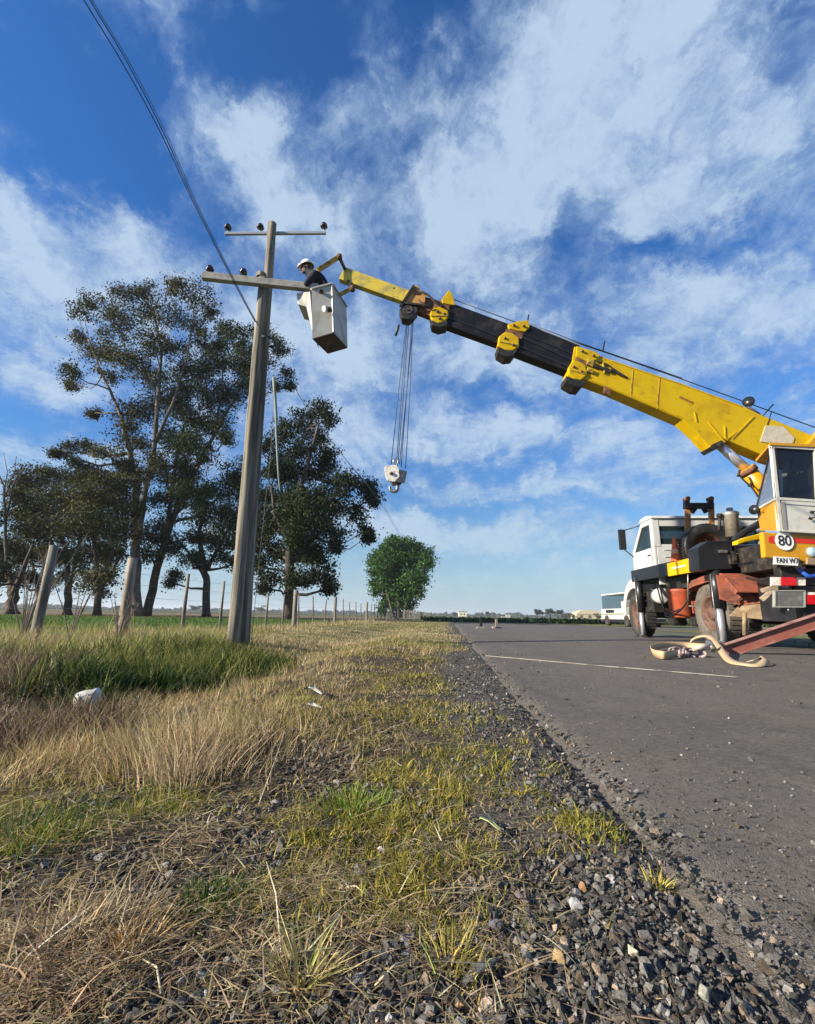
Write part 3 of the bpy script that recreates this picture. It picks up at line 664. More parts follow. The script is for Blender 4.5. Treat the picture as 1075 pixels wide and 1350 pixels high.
# curved dry leaf, bark piece, paper scraps
def sheetlet(name, m, label, cat, pts, wd, lift=.012, curl=.01):
    mb = MB(True); P = [G(*p) for p in pts]; n = len(P); Lv = []; 
    for i, p in enumerate(P):
        d = (P[min(i+1, n-1)]-P[max(i-1, 0)]).normalized(); sdv = Vector((-d.y, d.x, 0)); t = i/(n-1); ww = wd*math.sin(math.pi*(.12+.8*t))
        z = gz(p.x, p.y)+lift+curl*math.sin(math.pi*t)
        Lv += [Vector((p.x, p.y, z+curl*.5))+sdv*ww, Vector((p.x, p.y, z)), Vector((p.x, p.y, z+curl*.4))-sdv*ww, Vector((p.x, p.y, z-.003))]
    fs = []
    for i in range(n-1):
        for j in range(4): fs.append([i*4+j, i*4+(j+1) % 4, i*4+4+(j+1) % 4, i*4+4+j])
    fs += [[0, 1, 2, 3], [4*n-4, 4*n-3, 4*n-2, 4*n-1]]
    mb.add(Lv, fs); return mb.build(name, m, label=label, cat=cat)
sheetlet('dry_leaf', mat('pale_green_leaf', (.30, .33, .17), .6), 'pale curved green leaf lying on the verge right of centre', 'leaf', [(629, 1074), (636, 1080), (646, 1088), (660, 1094)], .006)
sheetlet('bark_piece', mat('grey_bark_piece', (.10, .105, .10), .9, c2=(.05, .05, .05), scale=80, bump=.6, bscale=120), 'dark grey stick of bark on the gravel near the bottom', 'bark', [(612, 1284), (628, 1272), (645, 1262), (664, 1252)], .008, .008, .006)
sheetlet('paper_scrap', M_PLASTIC, 'white torn scrap lying upright in the straw', 'scrap', [(400, 913), (410, 919), (424, 925)], .014, .03, .02)
sheetlet('paper_scrap', M_PLASTIC, 'flat white scrap below the torn one', 'scrap', [(396, 936), (408, 938), (424, 941)], .016, .02, .015)
# notable single stones
def stone(px, py, r, m, label, sq=.7):
    c = G(px, py); hv, hf = HULLS[(px*7+py) % len(HULLS)]
    mb = MB(False); ang = RNG.uniform(0, 6.28); ca, sa = math.cos(ang), math.sin(ang)
    z0 = gz(c.x, c.y)+r*.42
    mb.add([(c.x+r*(p[0]*ca-p[1]*sa), c.y+r*(p[0]*sa+p[1]*ca), z0+p[2]*r) for p in hv], hf.tolist())
    mb.build('stone', m, bevel=r*.12, label=label, cat='stone')
SM = lambda n, c: mat(n, c, .85, c2=tuple(a*.6 for a in c), scale=70, bump=.7, bscale=140, dist=.004)
stone(760, 1190, .016, SM('pale_grey_stone', (.36, .36, .35)), 'pale grey stone at the top of the gravel bed')
stone(736, 1258, .014, SM('tan_stone', (.34, .23, .11)), 'tan brown stone left in the gravel bed')
stone(834, 1260, .014, SM('cream_stone', (.42, .41, .30)), 'cream flat stone in the middle of the gravel bed')
stone(930, 1310, .014, SM('greyish_cream_stone', (.30, .29, .24)), 'greyish stone low in the gravel near the bottom edge')
stone(686, 1180, .018, SM('mauve_stone', (.20, .16, .15)), 'mauve-brown stone left of the pale grey one')
stone(768, 1160, .012, SM('orange_brown_stone', (.32, .17, .08)), 'small orange-brown stone just above the pale grey one')
stone(740, 1255, .008, SM('white_stone', (.5, .49, .45)), 'tiny whitish stone touching the tan one')
stone(606, 1310, .011, SM('ochre_stone', (.38, .22, .1)), 'small ochre stone at the bottom centre of the gravel')
stone(655, 1215, .015, SM('blue_grey_stone', (.12, .13, .15)), 'blue-grey angular stone below the verge tuft')
stone(502, 1105, .010, SM('white_pebble', (.45, .42, .36)), 'off-white pebble in the green verge grass')
stone(478, 1140, .018, SM('charcoal_stone', (.07, .075, .07)), 'charcoal standing stone in the verge hollow')
# white container in the dry grass
def container():
    c = G(115, 922, -.08); c.z = gz(c.x, c.y)-.03
    t = thing('plastic_container', 'white plastic container on its side in the dry grass by the ditch', 'container', c)
    ax = Vector((.9, .25, .12)).normalized()
    MB(True).lathe(c+Vector((-.075, 0, .055)), ax, [(0, .0), (.002, .03), (.012, .05), (.05, .058), (.105, .058)], 20).build('tub', M_PLASTIC, t)
    MB(True).lathe(c+Vector((-.075, 0, .055))+ax*.108, ax, [(0, .062), (.014, .062), (.024, .05), (.03, .0)], 20).build('lid', mat('pale_plastic_lid', (.50, .52, .54), .5, c2=(.34, .34, .33), scale=20), t)
container()
# pale cord across the road
def cord():
    a, b = G(641, 866), G(972, 898); pts = []
    for i in range(25):
        t = i/24; p = a.lerp(b, t); p.x += .012*math.sin(t*9); p.z = gz(p.x, p.y)+.006; pts.append(p)
    MB(True).tube(pts, .0042, 6).build('cord', mat('pale_cord', (.25, .235, .215), .8, c2=(.10, .09, .085), scale=5, lo=.5, hi=.62), label='thin pale cord lying straight across the asphalt', cat='cord')
cord()

# ================================================================== TREES
LEAFPAL = {
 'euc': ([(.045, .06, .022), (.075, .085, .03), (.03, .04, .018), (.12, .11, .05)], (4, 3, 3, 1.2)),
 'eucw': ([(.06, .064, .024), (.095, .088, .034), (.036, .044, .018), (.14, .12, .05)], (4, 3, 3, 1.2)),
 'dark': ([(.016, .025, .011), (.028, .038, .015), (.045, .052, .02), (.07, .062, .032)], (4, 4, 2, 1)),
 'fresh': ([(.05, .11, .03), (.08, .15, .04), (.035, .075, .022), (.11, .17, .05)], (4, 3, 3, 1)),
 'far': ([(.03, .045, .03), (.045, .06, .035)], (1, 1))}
def tree(label, base, dist, trunk, clumps, pal, leaf=.205, dens=1.0, bark=None, depth=1.0, name='tree', droop=.3, group=None, cat='tree', spread=.34):
    """base: pixel of the foot; trunk: list of stems, each [(px,py,radius m)...]; clumps: (px,py,r px)"""
    rg = np.random.default_rng(int(base[0]*13+base[1])); bark = bark or M_BARK
    b = W(base[0], base[1], dist); b.z = float(ground_z(b.x, b.y))-.15
    t = thing(name, label, cat, b, group)
    mpp = dist*1.03/608
    stems = []
    for st in trunk:
        off = rg.uniform(-.8, .8)*depth; P = []
        for i, (px, py, r) in enumerate(st):
            f = i/max(1, len(st)-1); p = W(px, py, dist+off*f*2.0); 
            if i == 0 and py > base[1]-6: p.z = b.z
            P.append((p, r))
        stems.append(P)
    tb = MB(True)
    allp = []
    for P in stems:
        pts = []; rd = []
        for i in range(len(P)-1):
            for k in range(4):
                f = k/4; q = P[i][0].lerp(P[i+1][0], f); q += Vector(rg.normal(0, 1, 3))*P[i][1]*.12*(0 if i == 0 and k == 0 else 1); pts.append(q); rd.append((P[i][1]*(1-f)+P[i+1][1]*f)*.85)
        pts.append(P[-1][0]); rd.append(P[-1][1])
        rd[0] *= 1.35
        tb.tube(pts, rd, 10); allp += list(zip(pts, rd))
    C = []; 
    for (px, py, r) in clumps:
        y = dist+rg.normal(0, 1)*1.9*depth; c = W(px, py, y); C.append((c, r*mpp*1.05))
    br = MB(True); Ls = []
    for c, r in C:
        best = min(allp, key=lambda q: (q[0]-c).length+(0 if q[0].z < c.z-.25*r else 3*(q[0].z-c.z+r)))
        a, ar = best; r0 = min(ar*.6, .05+.035*(a-c).length)
        mid = a.lerp(c, .5)+Vector((0, 0, -.12*(a-c).length))+Vector(rg.normal(0, .25, 3))
        br.tube([a, a.lerp(mid, .5)+Vector(rg.normal(0, .1, 3)), mid, mid.lerp(c, .6), c], [r0, r0*.85, r0*.65, r0*.45, r0*.25], 6)
        ns = max(6, int(12*dens*(r/1.2)**2))
        d = rg.normal(size=(ns, 3)); d /= np.linalg.norm(d, axis=1)[:, None]
        rr = r*rg.uniform(.25, 1.08, ns)**.7; sc = np.array(c)[None]+d*rr[:, None]*np.array([[1, 1, .78]])
        for s in sc:
            tp = mid.lerp(c, rg.uniform(.3, 1)); s_ = Vector(s)
            if rg.random() < .6: br.tube([tp, tp.lerp(s_, .5)+Vector((0, 0, .1*r)), s_], [r0*.3+.01, r0*.2+.008, .008], 4, cap=False)
            nl = int(124*rg.uniform(.5, 1.4)); q = rg.normal(0, 1, (nl, 3))*spread*r**.5*np.array([[1.05, 1.05, .8]])*rg.uniform(.7, 1.25)
            Ls.append(np.concatenate([s[None]+q, np.full((nl, 1), rg.uniform(.62, 1.4))], 1))
    tb.build('trunk', bark, t)
    br.build('branches', bark, t)
    Lp = np.concatenate(Ls); n = len(Lp); p = Lp[:, :3]
    d = rg.normal(size=(n, 3)); d[:, 2] -= droop*2; d /= np.linalg.norm(d, axis=1)[:, None]
    e = rg.normal(size=(n, 3)); e = np.cross(d, e); e /= np.linalg.norm(e, axis=1)[:, None]
    ln = leaf*rg.uniform(.6, 1.35, n)[:, None]; wd = ln*rg.uniform(.4, .65, n)[:, None]
    V = np.stack([p-d*ln*.5, p+e*wd*.5, p+d*ln*.5, p-e*wd*.5], 1).reshape(-1, 3)
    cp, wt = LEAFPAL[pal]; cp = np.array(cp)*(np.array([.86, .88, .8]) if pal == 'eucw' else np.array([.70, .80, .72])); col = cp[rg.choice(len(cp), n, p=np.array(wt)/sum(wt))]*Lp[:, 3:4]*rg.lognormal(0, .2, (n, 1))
    np_mesh('crown', V, np.full(n, 4), np.arange(4*n), M_LEAF, t, col=np.repeat(col, 4, 0), loc=tuple(b))
    return t
def c7(l): return [(x/2.067, y/2.067+350, r/2.067) for x, y, r in l]
def s7(st): return [[(x/2.067, y/2.067+350, r) for x, y, r in s] for s in st]
# tallest pair of eucalypts
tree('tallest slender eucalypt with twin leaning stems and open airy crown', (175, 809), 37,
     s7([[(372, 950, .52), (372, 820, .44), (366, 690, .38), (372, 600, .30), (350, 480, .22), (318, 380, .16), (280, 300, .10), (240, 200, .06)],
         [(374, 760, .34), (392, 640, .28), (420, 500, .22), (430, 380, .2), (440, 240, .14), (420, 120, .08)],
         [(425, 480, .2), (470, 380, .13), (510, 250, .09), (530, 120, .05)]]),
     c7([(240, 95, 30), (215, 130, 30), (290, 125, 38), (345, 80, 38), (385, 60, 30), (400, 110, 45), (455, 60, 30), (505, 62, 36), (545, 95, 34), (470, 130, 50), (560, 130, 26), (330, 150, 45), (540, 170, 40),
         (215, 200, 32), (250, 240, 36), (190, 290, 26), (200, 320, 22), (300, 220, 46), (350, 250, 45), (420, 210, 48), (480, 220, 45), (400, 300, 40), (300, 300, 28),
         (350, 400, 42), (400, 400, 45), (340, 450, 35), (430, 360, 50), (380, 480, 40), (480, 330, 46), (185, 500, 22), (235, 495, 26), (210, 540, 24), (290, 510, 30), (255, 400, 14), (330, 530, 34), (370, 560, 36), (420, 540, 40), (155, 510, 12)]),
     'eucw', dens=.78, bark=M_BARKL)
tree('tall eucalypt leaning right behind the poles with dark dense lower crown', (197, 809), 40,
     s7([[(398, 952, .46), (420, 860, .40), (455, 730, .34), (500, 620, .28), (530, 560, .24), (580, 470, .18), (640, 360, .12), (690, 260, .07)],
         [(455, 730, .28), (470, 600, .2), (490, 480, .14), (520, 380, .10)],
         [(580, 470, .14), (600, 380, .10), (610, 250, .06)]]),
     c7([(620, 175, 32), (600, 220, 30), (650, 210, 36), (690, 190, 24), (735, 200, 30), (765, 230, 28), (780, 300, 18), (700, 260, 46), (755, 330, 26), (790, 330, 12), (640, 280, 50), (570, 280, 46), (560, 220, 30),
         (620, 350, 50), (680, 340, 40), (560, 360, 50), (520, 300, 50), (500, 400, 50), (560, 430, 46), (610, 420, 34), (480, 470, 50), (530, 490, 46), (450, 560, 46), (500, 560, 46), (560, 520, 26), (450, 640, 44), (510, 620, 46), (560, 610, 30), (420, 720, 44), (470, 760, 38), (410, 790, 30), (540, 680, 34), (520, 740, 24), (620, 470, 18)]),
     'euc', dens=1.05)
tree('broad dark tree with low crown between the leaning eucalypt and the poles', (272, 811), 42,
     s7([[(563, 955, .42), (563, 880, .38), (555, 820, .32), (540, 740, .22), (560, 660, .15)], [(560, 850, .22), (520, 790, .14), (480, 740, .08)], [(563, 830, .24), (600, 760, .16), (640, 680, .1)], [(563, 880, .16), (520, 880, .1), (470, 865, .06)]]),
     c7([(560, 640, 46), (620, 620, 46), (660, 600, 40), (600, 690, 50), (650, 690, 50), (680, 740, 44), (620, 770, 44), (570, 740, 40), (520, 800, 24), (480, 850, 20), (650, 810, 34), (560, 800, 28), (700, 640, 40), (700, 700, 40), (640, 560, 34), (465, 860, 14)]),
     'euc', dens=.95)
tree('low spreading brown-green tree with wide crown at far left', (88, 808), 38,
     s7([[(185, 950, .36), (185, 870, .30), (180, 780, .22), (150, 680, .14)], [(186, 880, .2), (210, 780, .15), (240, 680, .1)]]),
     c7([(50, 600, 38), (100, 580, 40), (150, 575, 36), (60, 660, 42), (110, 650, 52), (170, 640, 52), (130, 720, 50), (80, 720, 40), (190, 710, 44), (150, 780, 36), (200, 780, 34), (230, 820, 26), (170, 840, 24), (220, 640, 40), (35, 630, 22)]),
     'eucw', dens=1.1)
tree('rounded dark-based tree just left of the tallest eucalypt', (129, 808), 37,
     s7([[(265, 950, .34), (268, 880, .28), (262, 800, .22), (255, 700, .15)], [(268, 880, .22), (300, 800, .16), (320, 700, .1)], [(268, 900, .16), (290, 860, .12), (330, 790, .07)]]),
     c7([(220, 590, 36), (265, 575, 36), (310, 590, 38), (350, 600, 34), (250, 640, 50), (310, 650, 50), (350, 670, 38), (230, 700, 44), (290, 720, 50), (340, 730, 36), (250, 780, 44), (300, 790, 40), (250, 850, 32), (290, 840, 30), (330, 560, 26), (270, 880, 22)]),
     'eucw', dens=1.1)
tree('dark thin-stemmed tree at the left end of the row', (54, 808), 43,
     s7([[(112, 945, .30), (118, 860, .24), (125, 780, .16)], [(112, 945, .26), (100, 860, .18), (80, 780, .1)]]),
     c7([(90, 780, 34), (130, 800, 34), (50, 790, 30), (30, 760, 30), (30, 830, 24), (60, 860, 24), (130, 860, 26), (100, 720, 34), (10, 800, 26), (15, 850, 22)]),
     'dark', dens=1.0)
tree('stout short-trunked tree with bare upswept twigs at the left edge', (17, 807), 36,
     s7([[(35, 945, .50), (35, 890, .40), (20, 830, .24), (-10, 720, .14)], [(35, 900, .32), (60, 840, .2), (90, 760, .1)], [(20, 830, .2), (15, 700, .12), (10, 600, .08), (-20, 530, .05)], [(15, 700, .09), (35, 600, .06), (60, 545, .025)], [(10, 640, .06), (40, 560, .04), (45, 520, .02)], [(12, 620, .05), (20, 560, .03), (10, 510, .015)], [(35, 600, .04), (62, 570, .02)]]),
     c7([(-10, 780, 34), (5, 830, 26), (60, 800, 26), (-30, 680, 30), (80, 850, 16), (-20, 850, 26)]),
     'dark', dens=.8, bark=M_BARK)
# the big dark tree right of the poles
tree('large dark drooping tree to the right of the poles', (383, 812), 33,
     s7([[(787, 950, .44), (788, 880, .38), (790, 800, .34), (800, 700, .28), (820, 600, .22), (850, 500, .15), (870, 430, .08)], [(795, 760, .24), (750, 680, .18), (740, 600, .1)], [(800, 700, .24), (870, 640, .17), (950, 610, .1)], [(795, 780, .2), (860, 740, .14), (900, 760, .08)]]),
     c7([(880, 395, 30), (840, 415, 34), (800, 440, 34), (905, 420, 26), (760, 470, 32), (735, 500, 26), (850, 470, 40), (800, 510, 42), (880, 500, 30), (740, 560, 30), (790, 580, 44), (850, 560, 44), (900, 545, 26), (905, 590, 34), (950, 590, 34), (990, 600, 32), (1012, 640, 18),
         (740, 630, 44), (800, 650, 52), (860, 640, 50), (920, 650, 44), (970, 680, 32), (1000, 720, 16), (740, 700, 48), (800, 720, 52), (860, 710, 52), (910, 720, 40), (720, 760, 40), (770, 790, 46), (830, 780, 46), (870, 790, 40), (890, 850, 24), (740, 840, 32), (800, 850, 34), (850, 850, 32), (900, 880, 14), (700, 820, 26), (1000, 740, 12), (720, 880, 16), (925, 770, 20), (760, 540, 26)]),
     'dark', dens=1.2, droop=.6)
# bright rounded tree by the road
tree('rounded bright green tree alone beside the road in the middle distance', (527, 815), 88,
     [[(527, 815, .5), (526, 800, .42), (525, 780, .3), (522, 755, .2)], [(534, 815, .4), (536, 795, .3), (540, 770, .2)], [(520, 814, .35), (514, 795, .26), (508, 770, .15)]],
     [(510, 724, 9), (520, 716, 10), (535, 715, 8), (547, 722, 9), (558, 730, 10), (562, 742, 8), (498, 733, 9), (505, 745, 12), (520, 735, 14), (538, 735, 14), (552, 748, 12), (495, 756, 8), (510, 765, 12), (528, 757, 13), (545, 766, 12), (556, 762, 8), (500, 778, 10), (516, 785, 11), (534, 780, 12), (548, 784, 9), (510, 795, 8), (524, 798, 9), (538, 796, 8), (494, 768, 6), (505, 804, 4), (490, 742, 5)],
     'fresh', leaf=.42, dens=.62, depth=1.3, spread=.5)
# ---------------- far trees on the horizon
def far_tree(label, px, py, dist, wpx, hpx, kind=0, group='far trees on the right horizon'):
    b = W(px, py, dist); b.z = 0; mpp = dist/608; h = hpx*mpp; wd = wpx*mpp
    t = thing('distant_tree', label, 'tree', b, group); rg = np.random.default_rng(int(px*3+hpx))
    MB(True).tube([b, b+Vector((.02*h, 0, h*.35)), b+Vector((-.02*h, 0, h*.8))], [.06*h, .04*h, .02*h], 6).build('trunk', M_BARK, t)
    n = 900; ctr = np.array(b)+np.array([0, 0, h*(.72 if kind else .58)]); k = 9
    cc = ctr+rg.normal(0, 1, (k, 3))*np.array([wd*.28, wd*.28, h*(.09 if kind else .2)])
    p = cc[rg.integers(0, k, n)]+rg.normal(0, 1, (n, 3))*np.array([wd*.13, wd*.13, h*.08])
    d = rg.normal(size=(n, 3))*h*.035; e = rg.normal(size=(n, 3))*h*.035
    V = np.stack([p-d, p+e, p+d, p-e], 1).reshape(-1, 3); cp = np.array(LEAFPAL['far'][0]); col = cp[rg.integers(0, 2, n)]*rg.lognormal(0, .25, (n, 1))
    np_mesh('crown', V, np.full(n, 4), np.arange(4*n), M_LEAF, t, col=np.repeat(col, 4, 0), loc=tuple(b))
for a in (('umbrella-shaped distant tree, leftmost of the clump on the right horizon', 709, 816, 330, 9, 11, 1), ('flat-topped distant tree beside the umbrella-shaped one', 716, 816, 335, 6, 8, 1), ('tall flat-topped distant tree in the clump', 726, 816, 325, 10, 12, 1), ('distant tree with spreading top right of the tall flat-topped one', 736, 816, 330, 9, 11, 1),
          ('low dense distant tree left of the long pale shed', 748, 817, 340, 12, 8, 0), ('small dense distant tree behind the long pale shed', 758, 817, 345, 10, 8, 0), ('dense distant tree over the left end of the shed roof', 768, 817, 350, 10, 9, 0), ('dense distant tree over the middle of the shed roof', 778, 817, 360, 9, 8, 0), ('round distant bush right of the shed', 790, 818, 330, 8, 7, 0),
          ('small round distant tree behind the tiny pale house', 610, 814, 520, 6, 7, 0), ('dark distant tree left of the tiny pale house', 600, 814, 520, 5, 6, 0), ('thin distant tree on the open horizon', 643, 815, 480, 4, 7, 1), ('low distant bush near the road end', 662, 817, 300, 8, 4, 0),
          ('faint round distant tree between the trunks', 257, 807, 420, 12, 9, 0), ('faint low distant tree behind the poles', 345, 810, 420, 12, 8, 0)):
    far_tree(*a, group=None if a[1] < 400 else 'far trees on the right horizon')
def treeline():
    rg = np.random.default_rng(5); n = 26000
    az = np.radians(rg.uniform(-62, 62, n)); dd = rg.uniform(900, 1800, n)
    hgt = 1.0+7*sst(vn(az*60, az*0, 1.0, 3), .3, 1)*(dd/1200); x = np.sin(az)*dd; y = np.cos(az)*dd; z = hgt*rg.random(n)
    p = np.stack([x, y, z], 1); s = 2.6
    d = rg.normal(size=(n, 3))*s; e = rg.normal(size=(n, 3))*s
    V = np.stack([p-d, p+e, p+d, p-e], 1).reshape(-1, 3)
    np_mesh('distant_treeline', V, np.full(n, 4), np.arange(4*n), M_LEAF, col=np.repeat(np.array([[.03, .045, .03]])*rg.lognormal(0, .2, (n, 1)), 4, 0), kind='stuff', label='far-off line of trees along the horizon')
    # low hedge / weeds beyond the road end
    n = 16000; x = rg.uniform(1.5, 60, n); y = rg.uniform(37, 46, n)+x*.05; z = rg.uniform(0, 1, n)*(.12+.25*fb(x, y, .3, 8)); p = np.stack([x, y, z], 1)
    d = rg.normal(size=(n, 3))*.09; e = rg.normal(size=(n, 3))*.09; V = np.stack([p-d, p+e, p+d, p-e], 1).reshape(-1, 3)
    np_mesh('low_hedgerow', V, np.full(n, 4), np.arange(4*n), M_LEAF, col=np.repeat(np.array([[.05, .075, .03]])*rg.lognormal(0, .35, (n, 1)), 4, 0), kind='stuff', label='dark low weeds across the far end of the road')
treeline()

# ---------------- far buildings
def shed():
    b = W(774, 818, 345); b.z = 0; t = thing('long_shed', 'long low pale yellow shed with curved roof on the right horizon', 'shed', b)
    Lh = 19; MB().box(b+Vector((0, 0, 1.6)), (Lh*1.0, 12, 3.2)).build('wall', mat('pale_yellow_render', (.50, .44, .26), .8), t)
    pr = [(b.x+Lh/2*math.cos(a), 3.2+3.0*math.sin(a)) for a in [math.pi*i/12 for i in range(13)]]
    MB().prism([Vector((x, b.y-6.3, z)) for x, z in pr], (0, 12.6, 0)).build('roof', mat('pale_tan_roof', (.55, .47, .30), .7), t)
    for i in range(3): MB().box(b+Vector((-6+i*6, -6.04, 1.4)), (2.2, .1, 2.2)).build('door', mat('brown_door', (.12, .09, .06), .8), t)
shed()
def house(px, py, d, wm, hm, label, wallc):
    b = W(px, py, d); b.z = 0; t = thing('small_house', label, 'house', b)
    MB().box(b+Vector((0, 0, hm/2)), (wm, wm*.8, hm)).build('wall', wallc, t)
    MB().prism([b+Vector((-wm*.55, -wm*.43, hm)), b+Vector((wm*.55, -wm*.43, hm)), b+Vector((wm*.5, -wm*.43, hm+.25*hm)), b+Vector((-wm*.5, -wm*.43, hm+.25*hm))], (0, wm*.86, 0)).build('roof', mat('grey_tin_roof', (.3, .3, .3), .5), t)
    for s in (-.25, .2): MB().box(b+Vector((s*wm, -wm*.4-.03, hm*.5)), (wm*.16, .08, hm*.35)).build('window', M_INK, t)
house(610, 815.5, 430, 7, 4, 'tiny pale yellow house on the horizon at the road end', mat('pale_house_render', (.62, .58, .42), .8))
house(667, 816.5, 420, 7, 2.2, 'small low white building right of the road end', mat('white_house_render', (.6, .6, .56), .8))

# ================================================================== FENCE
FL = -4.95
def fence():
    t = thing('wire_fence', 'long wire fence with weathered wooden posts running away along the field', 'fence', T(FL, 6, 0))
    def post(px, top, bot, r, al=None, m=M_POST, lat=FL, square=True, lean=0):
        p = L(px, bot, lat); x, y = p.x, p.y; z0 = float(ground_z(x, y)); pt = L(px, top, lat) if al is None else None
        zt = max(pt.z, z0+.7); dx = (pt.x-x)*0
        mb = MB(False); k = 8; tp = Vector((x+lean, y, zt))
        mb.tube([Vector((x, y, z0-.25)), Vector((x+r*.1, y, z0+.3)), Vector((x+lean*.5+r*.05, y, (z0+zt)/2)), tp], [r*1.06, r, r*.96, r*.88], 12)
        return mb.build('post', m, t)
    post(44, 715, 850, .056, lean=.03)
    post(160, 733, 838, .078, m=M_STRAINER)
    post(240, 755, 829, .035); post(289, 765, 832, .03); post(350, 783, 829, .03); post(372, 783, 828, .03)
    post(387, 778, 829, .075)
    # droppers and posts onwards, spacing measured along the fence
    al = 15.4; i = 0
    while al < 120:
        big = i % 5 == 3; zt = 1.1+random.uniform(-.08, .08)+(.12 if big else 0); r = (.075 if big else .035)*random.uniform(.85, 1.15)
        lat = FL+.3*(0 if al < 16 else 0)+random.uniform(-.04, .04); p = T(lat, al, 0); z0 = float(ground_z(p.x, p.y)); ln = random.uniform(-.05, .05)
        mb = MB(False).tube([Vector((p.x, p.y, z0-.2)), Vector((p.x, p.y, z0+.5)), Vector((p.x+ln, p.y, z0+zt))], [r, r*.95, r*.9], 6); mb.sm = [False]*len(mb.sm)
        mb.build('post', M_POST, t); al += 1.75+random.uniform(-.3, .3); i += 1
    for k, h in enumerate((.22, .45, .68, .88, 1.05)):
        pts = []
        for j in range(60):
            a = -2+j*2.0; p = T(FL-.05, a, 0); pts.append(Vector((p.x, p.y, float(ground_z(p.x, p.y))+h+.02*math.sin(j*1.7+k))))
        MB(True).tube(pts, .0022, 5).build('wire', mat('fence_wire', (.22, .21, .2), .5, .6), t)
fence()
def bare_shrub(px, py, lat, label, top, n=9, sd=1):
    b = L(px, py, lat); b.z = float(ground_z(b.x, b.y)); rg = random.Random(sd); t = thing('bare_shrub', label, 'shrub', b)
    mb = MB(True)
    for i in range(n):
        az = rg.uniform(0, 6.28); h = top*rg.uniform(.5, 1.0); s = rg.uniform(.1, .45)*h
        p = [b, b+Vector((math.cos(az)*s*.3, math.sin(az)*s*.3, h*.4)), b+Vector((math.cos(az)*s*.7, math.sin(az)*s*.7, h*.75)), b+Vector((math.cos(az)*s, math.sin(az)*s, h))]
        mb.tube(p, [.009, .007, .005, .002], 5, cap=False)
        for j in range(5):
            q = p[1].lerp(p[3], rg.random()); e = q+Vector((rg.uniform(-.2, .2), rg.uniform(-.2, .2), rg.uniform(.05, .3)))*h*.6; mb.tube([q, q.lerp(e, .5)+Vector((.01, 0, .02)), e], [.004, .003, .001], 4, cap=False)
    mb.build('twigs', M_DEAD, t)
bare_shrub(28, 848, -5.3, 'leafless pale shrub by the leftmost fence post', 1.35, 10, 3)
bare_shrub(92, 845, -5.2, 'thin leafless shrub between the two nearest fence posts', 1.15, 6, 5)
bare_shrub(155, 842, -4.6, 'dry twiggy stalks leaning by the pale strainer post', .75, 8, 9)
# reeds/dry straws bending at strainer
tuftc = L(160, 840, -4.7)
x = RNG.normal(tuftc.x, .12, 260); y = RNG.normal(tuftc.y, .12, 260)
blades('dry_grass_tuft', x, y, RNG.uniform(.2, .6, 260), RNG.uniform(.005, .010, 260), RNG.uniform(.0, .7, 260), RNG.uniform(0, 6.28, 260), mixcol(260, [(.5, .42, .22), (.42, .33, .17)], (1, 1)), bend=.7, seg=4, label='pale bending dry grass at the foot of the strainer post', cat='grass tuft')
# marker posts at the road end
for px, hgt, m, lb in ((634.5, .42, M_INK, 'dark stub post standing at the far end of the road'), (655, .36, M_STRAINER, 'pale leaning stub post right of the dark one')):
    b = G(px, 829); b.z = gz(b.x, b.y)-.02
    t = thing('marker_post', lb, 'post', b)
    MB().box(b+Vector((0, 0, hgt/2)), (.09, .09, hgt)).build('stake', m, t, bevel=.01); MB().box(b+Vector((0, 0, .04)), (.34, .24, .08)).build('foot', M_POST if m is M_INK else M_STRAINER, t, bevel=.02)

